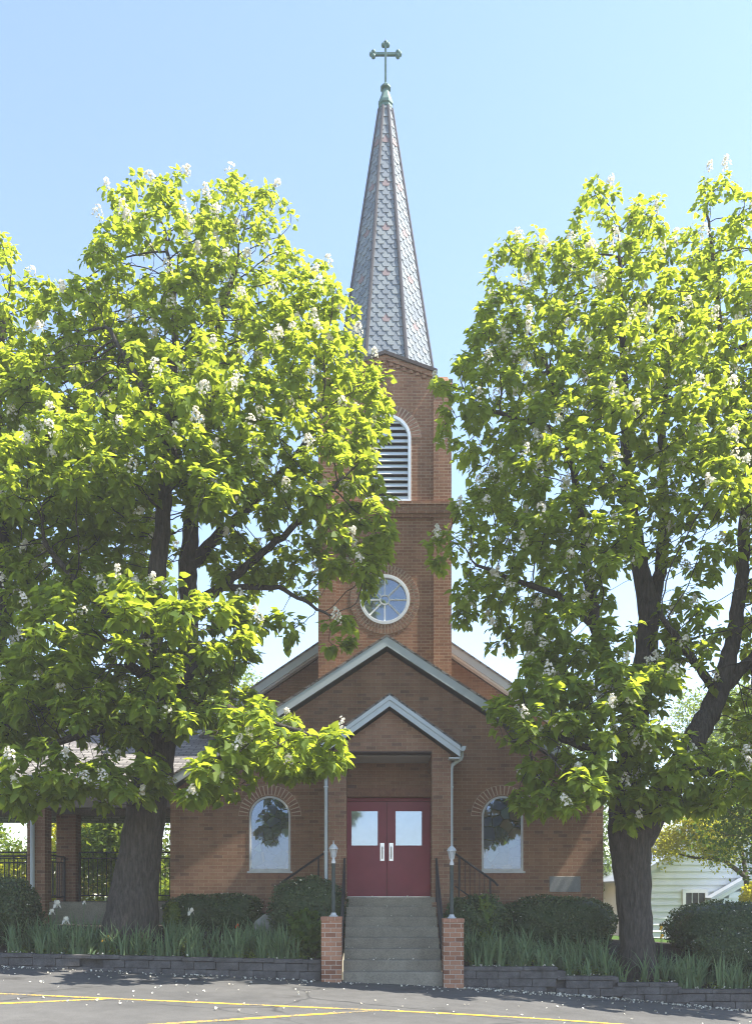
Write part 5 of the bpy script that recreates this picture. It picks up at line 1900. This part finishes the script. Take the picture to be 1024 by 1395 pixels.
def flower(px, py, d, label, mat, kind='iris_flower', s=0.055, cat='flower', group='iris flowers'):
    c = at(px, py, d)
    zb = float(bed_z(c.x, d))
    e = empty(kind, (c.x, d, zb))
    tag(e, label, cat, group)
    rr = random.Random(px)
    bend = rr.uniform(-0.05, 0.05)
    mb = MB()
    mb.vv = 0.4
    mb.tube([(c.x - bend, d, zb - 0.02), (c.x - bend * 0.3, d, (zb + c.z) / 2), (c.x, d, c.z - s * 0.3)], [0.008, 0.007, 0.006], 6)
    mb.build('stalk', 'iris', e, var=True)
    pt = MB()
    for k in range(6):
        a = k * math.pi / 3 + rr.uniform(-0.2, 0.2)
        upw = 1 if k % 2 else -0.7
        dr = Vector((math.cos(a), math.sin(a), 0))
        sd_ = Vector((-dr.y, dr.x, 0))
        pt.vv = rr.random()
        p = [c, c + dr * s * 0.6 + Vector((0, 0, s * (0.55 if upw > 0 else 0.2))), c + dr * s * (0.55 if upw > 0 else 1.15) + Vector((0, 0, s * 1.35 * upw * (1 if upw > 0 else 0.9)))]
        w = s * 0.62
        pt.add([p[0], p[1] - sd_ * w, p[2] - sd_ * w * 0.4, p[2] + sd_ * w * 0.4, p[1] + sd_ * w, p[1] + Vector((0, 0, 0.01))],
               [(0, 1, 5), (1, 2, 5), (2, 3, 5), (3, 4, 5), (4, 0, 5)])
    pt.build('petals', mat, e, var=True, smooth=True)


flower(78, 1233, 17.0, 'tallest white iris flower beside the shrub near the front walkway column', 'petal', s=0.075)
flower(71, 1243, 16.9, 'white iris flower just under the tallest one near the walkway column', 'petal', s=0.055)
flower(90, 1255, 16.8, 'white drooping iris flower low between walkway column and catalpa trunk', 'petal', s=0.07)
flower(115, 1230, 17.1, 'narrow white iris bud standing before the concrete walkway base', 'petal', s=0.035)
flower(260, 1243, 16.8, 'white iris flower in front of the box shaped clipped shrub', 'petal', s=0.07)
flower(323, 1262, 16.8, 'single red flower among the iris leaves', 'red_petal', 'red_flower', s=0.04, group='bright flowers in the bed')
flower(141, 1281, 16.55, 'yellow flower in a cluster of three, lowest one', 'yellow_petal', 'yellow_flower', s=0.035, group='bright flowers in the bed')
flower(147, 1277, 16.6, 'yellow flower in a cluster of three, topmost one', 'yellow_petal', 'yellow_flower', s=0.035, group='bright flowers in the bed')
flower(150, 1280, 16.62, 'yellow flower in a cluster of three, nearest the catalpa trunk', 'yellow_petal', 'yellow_flower', s=0.03, group='bright flowers in the bed')
flower(900, 1265, 17.0, 'upper orange yellow flower beside the other catalpa trunk and dark shrub', 'yellow_petal', 'yellow_flower', s=0.04, group='bright flowers in the bed')
flower(901, 1276, 17.0, 'lower orange yellow flower beside the other catalpa trunk and dark shrub', 'yellow_petal', 'yellow_flower', s=0.04, group='bright flowers in the bed')

# ---------------------------------------------------------------- fallen petals
rng = np.random.default_rng(91)
PX, PY = [], []
n1 = 620
x1 = np.concatenate([rng.uniform(-8, 8, n1 // 2), rng.uniform(1.6, 8.0, n1 // 2)])
y1 = 16.10 - np.abs(rng.normal(size=len(x1))) * 0.22
x2 = rng.uniform(-8, 8, 230)
y2 = 16.0 - rng.uniform(0, 1, 230) ** 1.6 * 4.5
Xp, Yp = np.concatenate([x1, x2]), np.concatenate([y1, y2])
keep = ~((np.abs(Xp - 0.31) < 1.45) & (Yp > 15.97))
Xp, Yp = Xp[keep], Yp[keep]
B = np.stack([Xp, Yp, lot_z(Xp) + 0.012], 1)
# some on the treads and wall caps
xs_ = rng.uniform(-0.6, 1.25, 26)
st = rng.integers(0, 8, 26)
B2 = np.stack([xs_, 16.18 + st * tread + rng.uniform(0.03, 0.26, 26), (st + 1) * rise + 0.012], 1)
xw = np.concatenate([rng.uniform(-7.5, -1.2, 30), rng.uniform(1.8, 8, 70)])
B3 = np.stack([xw, rng.uniform(16.16, 16.5, 100), wall_top(xw) + 0.014], 1)
B = np.concatenate([B, B2, B3] + CAUGHT)
Ud = np.array([0, 0, 1.0]) + rng.normal(size=(len(B), 3)) * 0.45
leaves_mesh('fallen_petals', B, np.cross(Ud, unit(rng, len(B))), Ud, rng.uniform(0.010, 0.026, len(B)), rng.uniform(0, 1, len(B)), 'petal', None, FL_T, FL_F)
tag(bpy.data.objects['fallen_petals'], 'white fallen catalpa petals scattered on asphalt, steps and wall', 'petals', kind='stuff')

# ---------------------------------------------------------------- added pale volume that lifts the dark tones
hz = MB()
hz.box(-310, 310, -310, 310, -3.0, 28.0)
hm_, hnt, hp_ = new_mat('pale_veil')
hnt.nodes.remove(hp_)
pv = hnt.nodes.new('ShaderNodeVolumePrincipled')
pv.inputs['Color'].default_value = (1.0, 0.97, 0.92, 1)
pv.inputs['Density'].default_value = 0.0016
pv.inputs['Anisotropy'].default_value = 0.0
hnt.links.new(pv.outputs[0], hnt.nodes['Material Output'].inputs['Volume'])
M['air'] = hm_
tag(hz.build('veil', 'air'), 'added thin pale haze filling the air around the church', 'veil', kind='stuff')
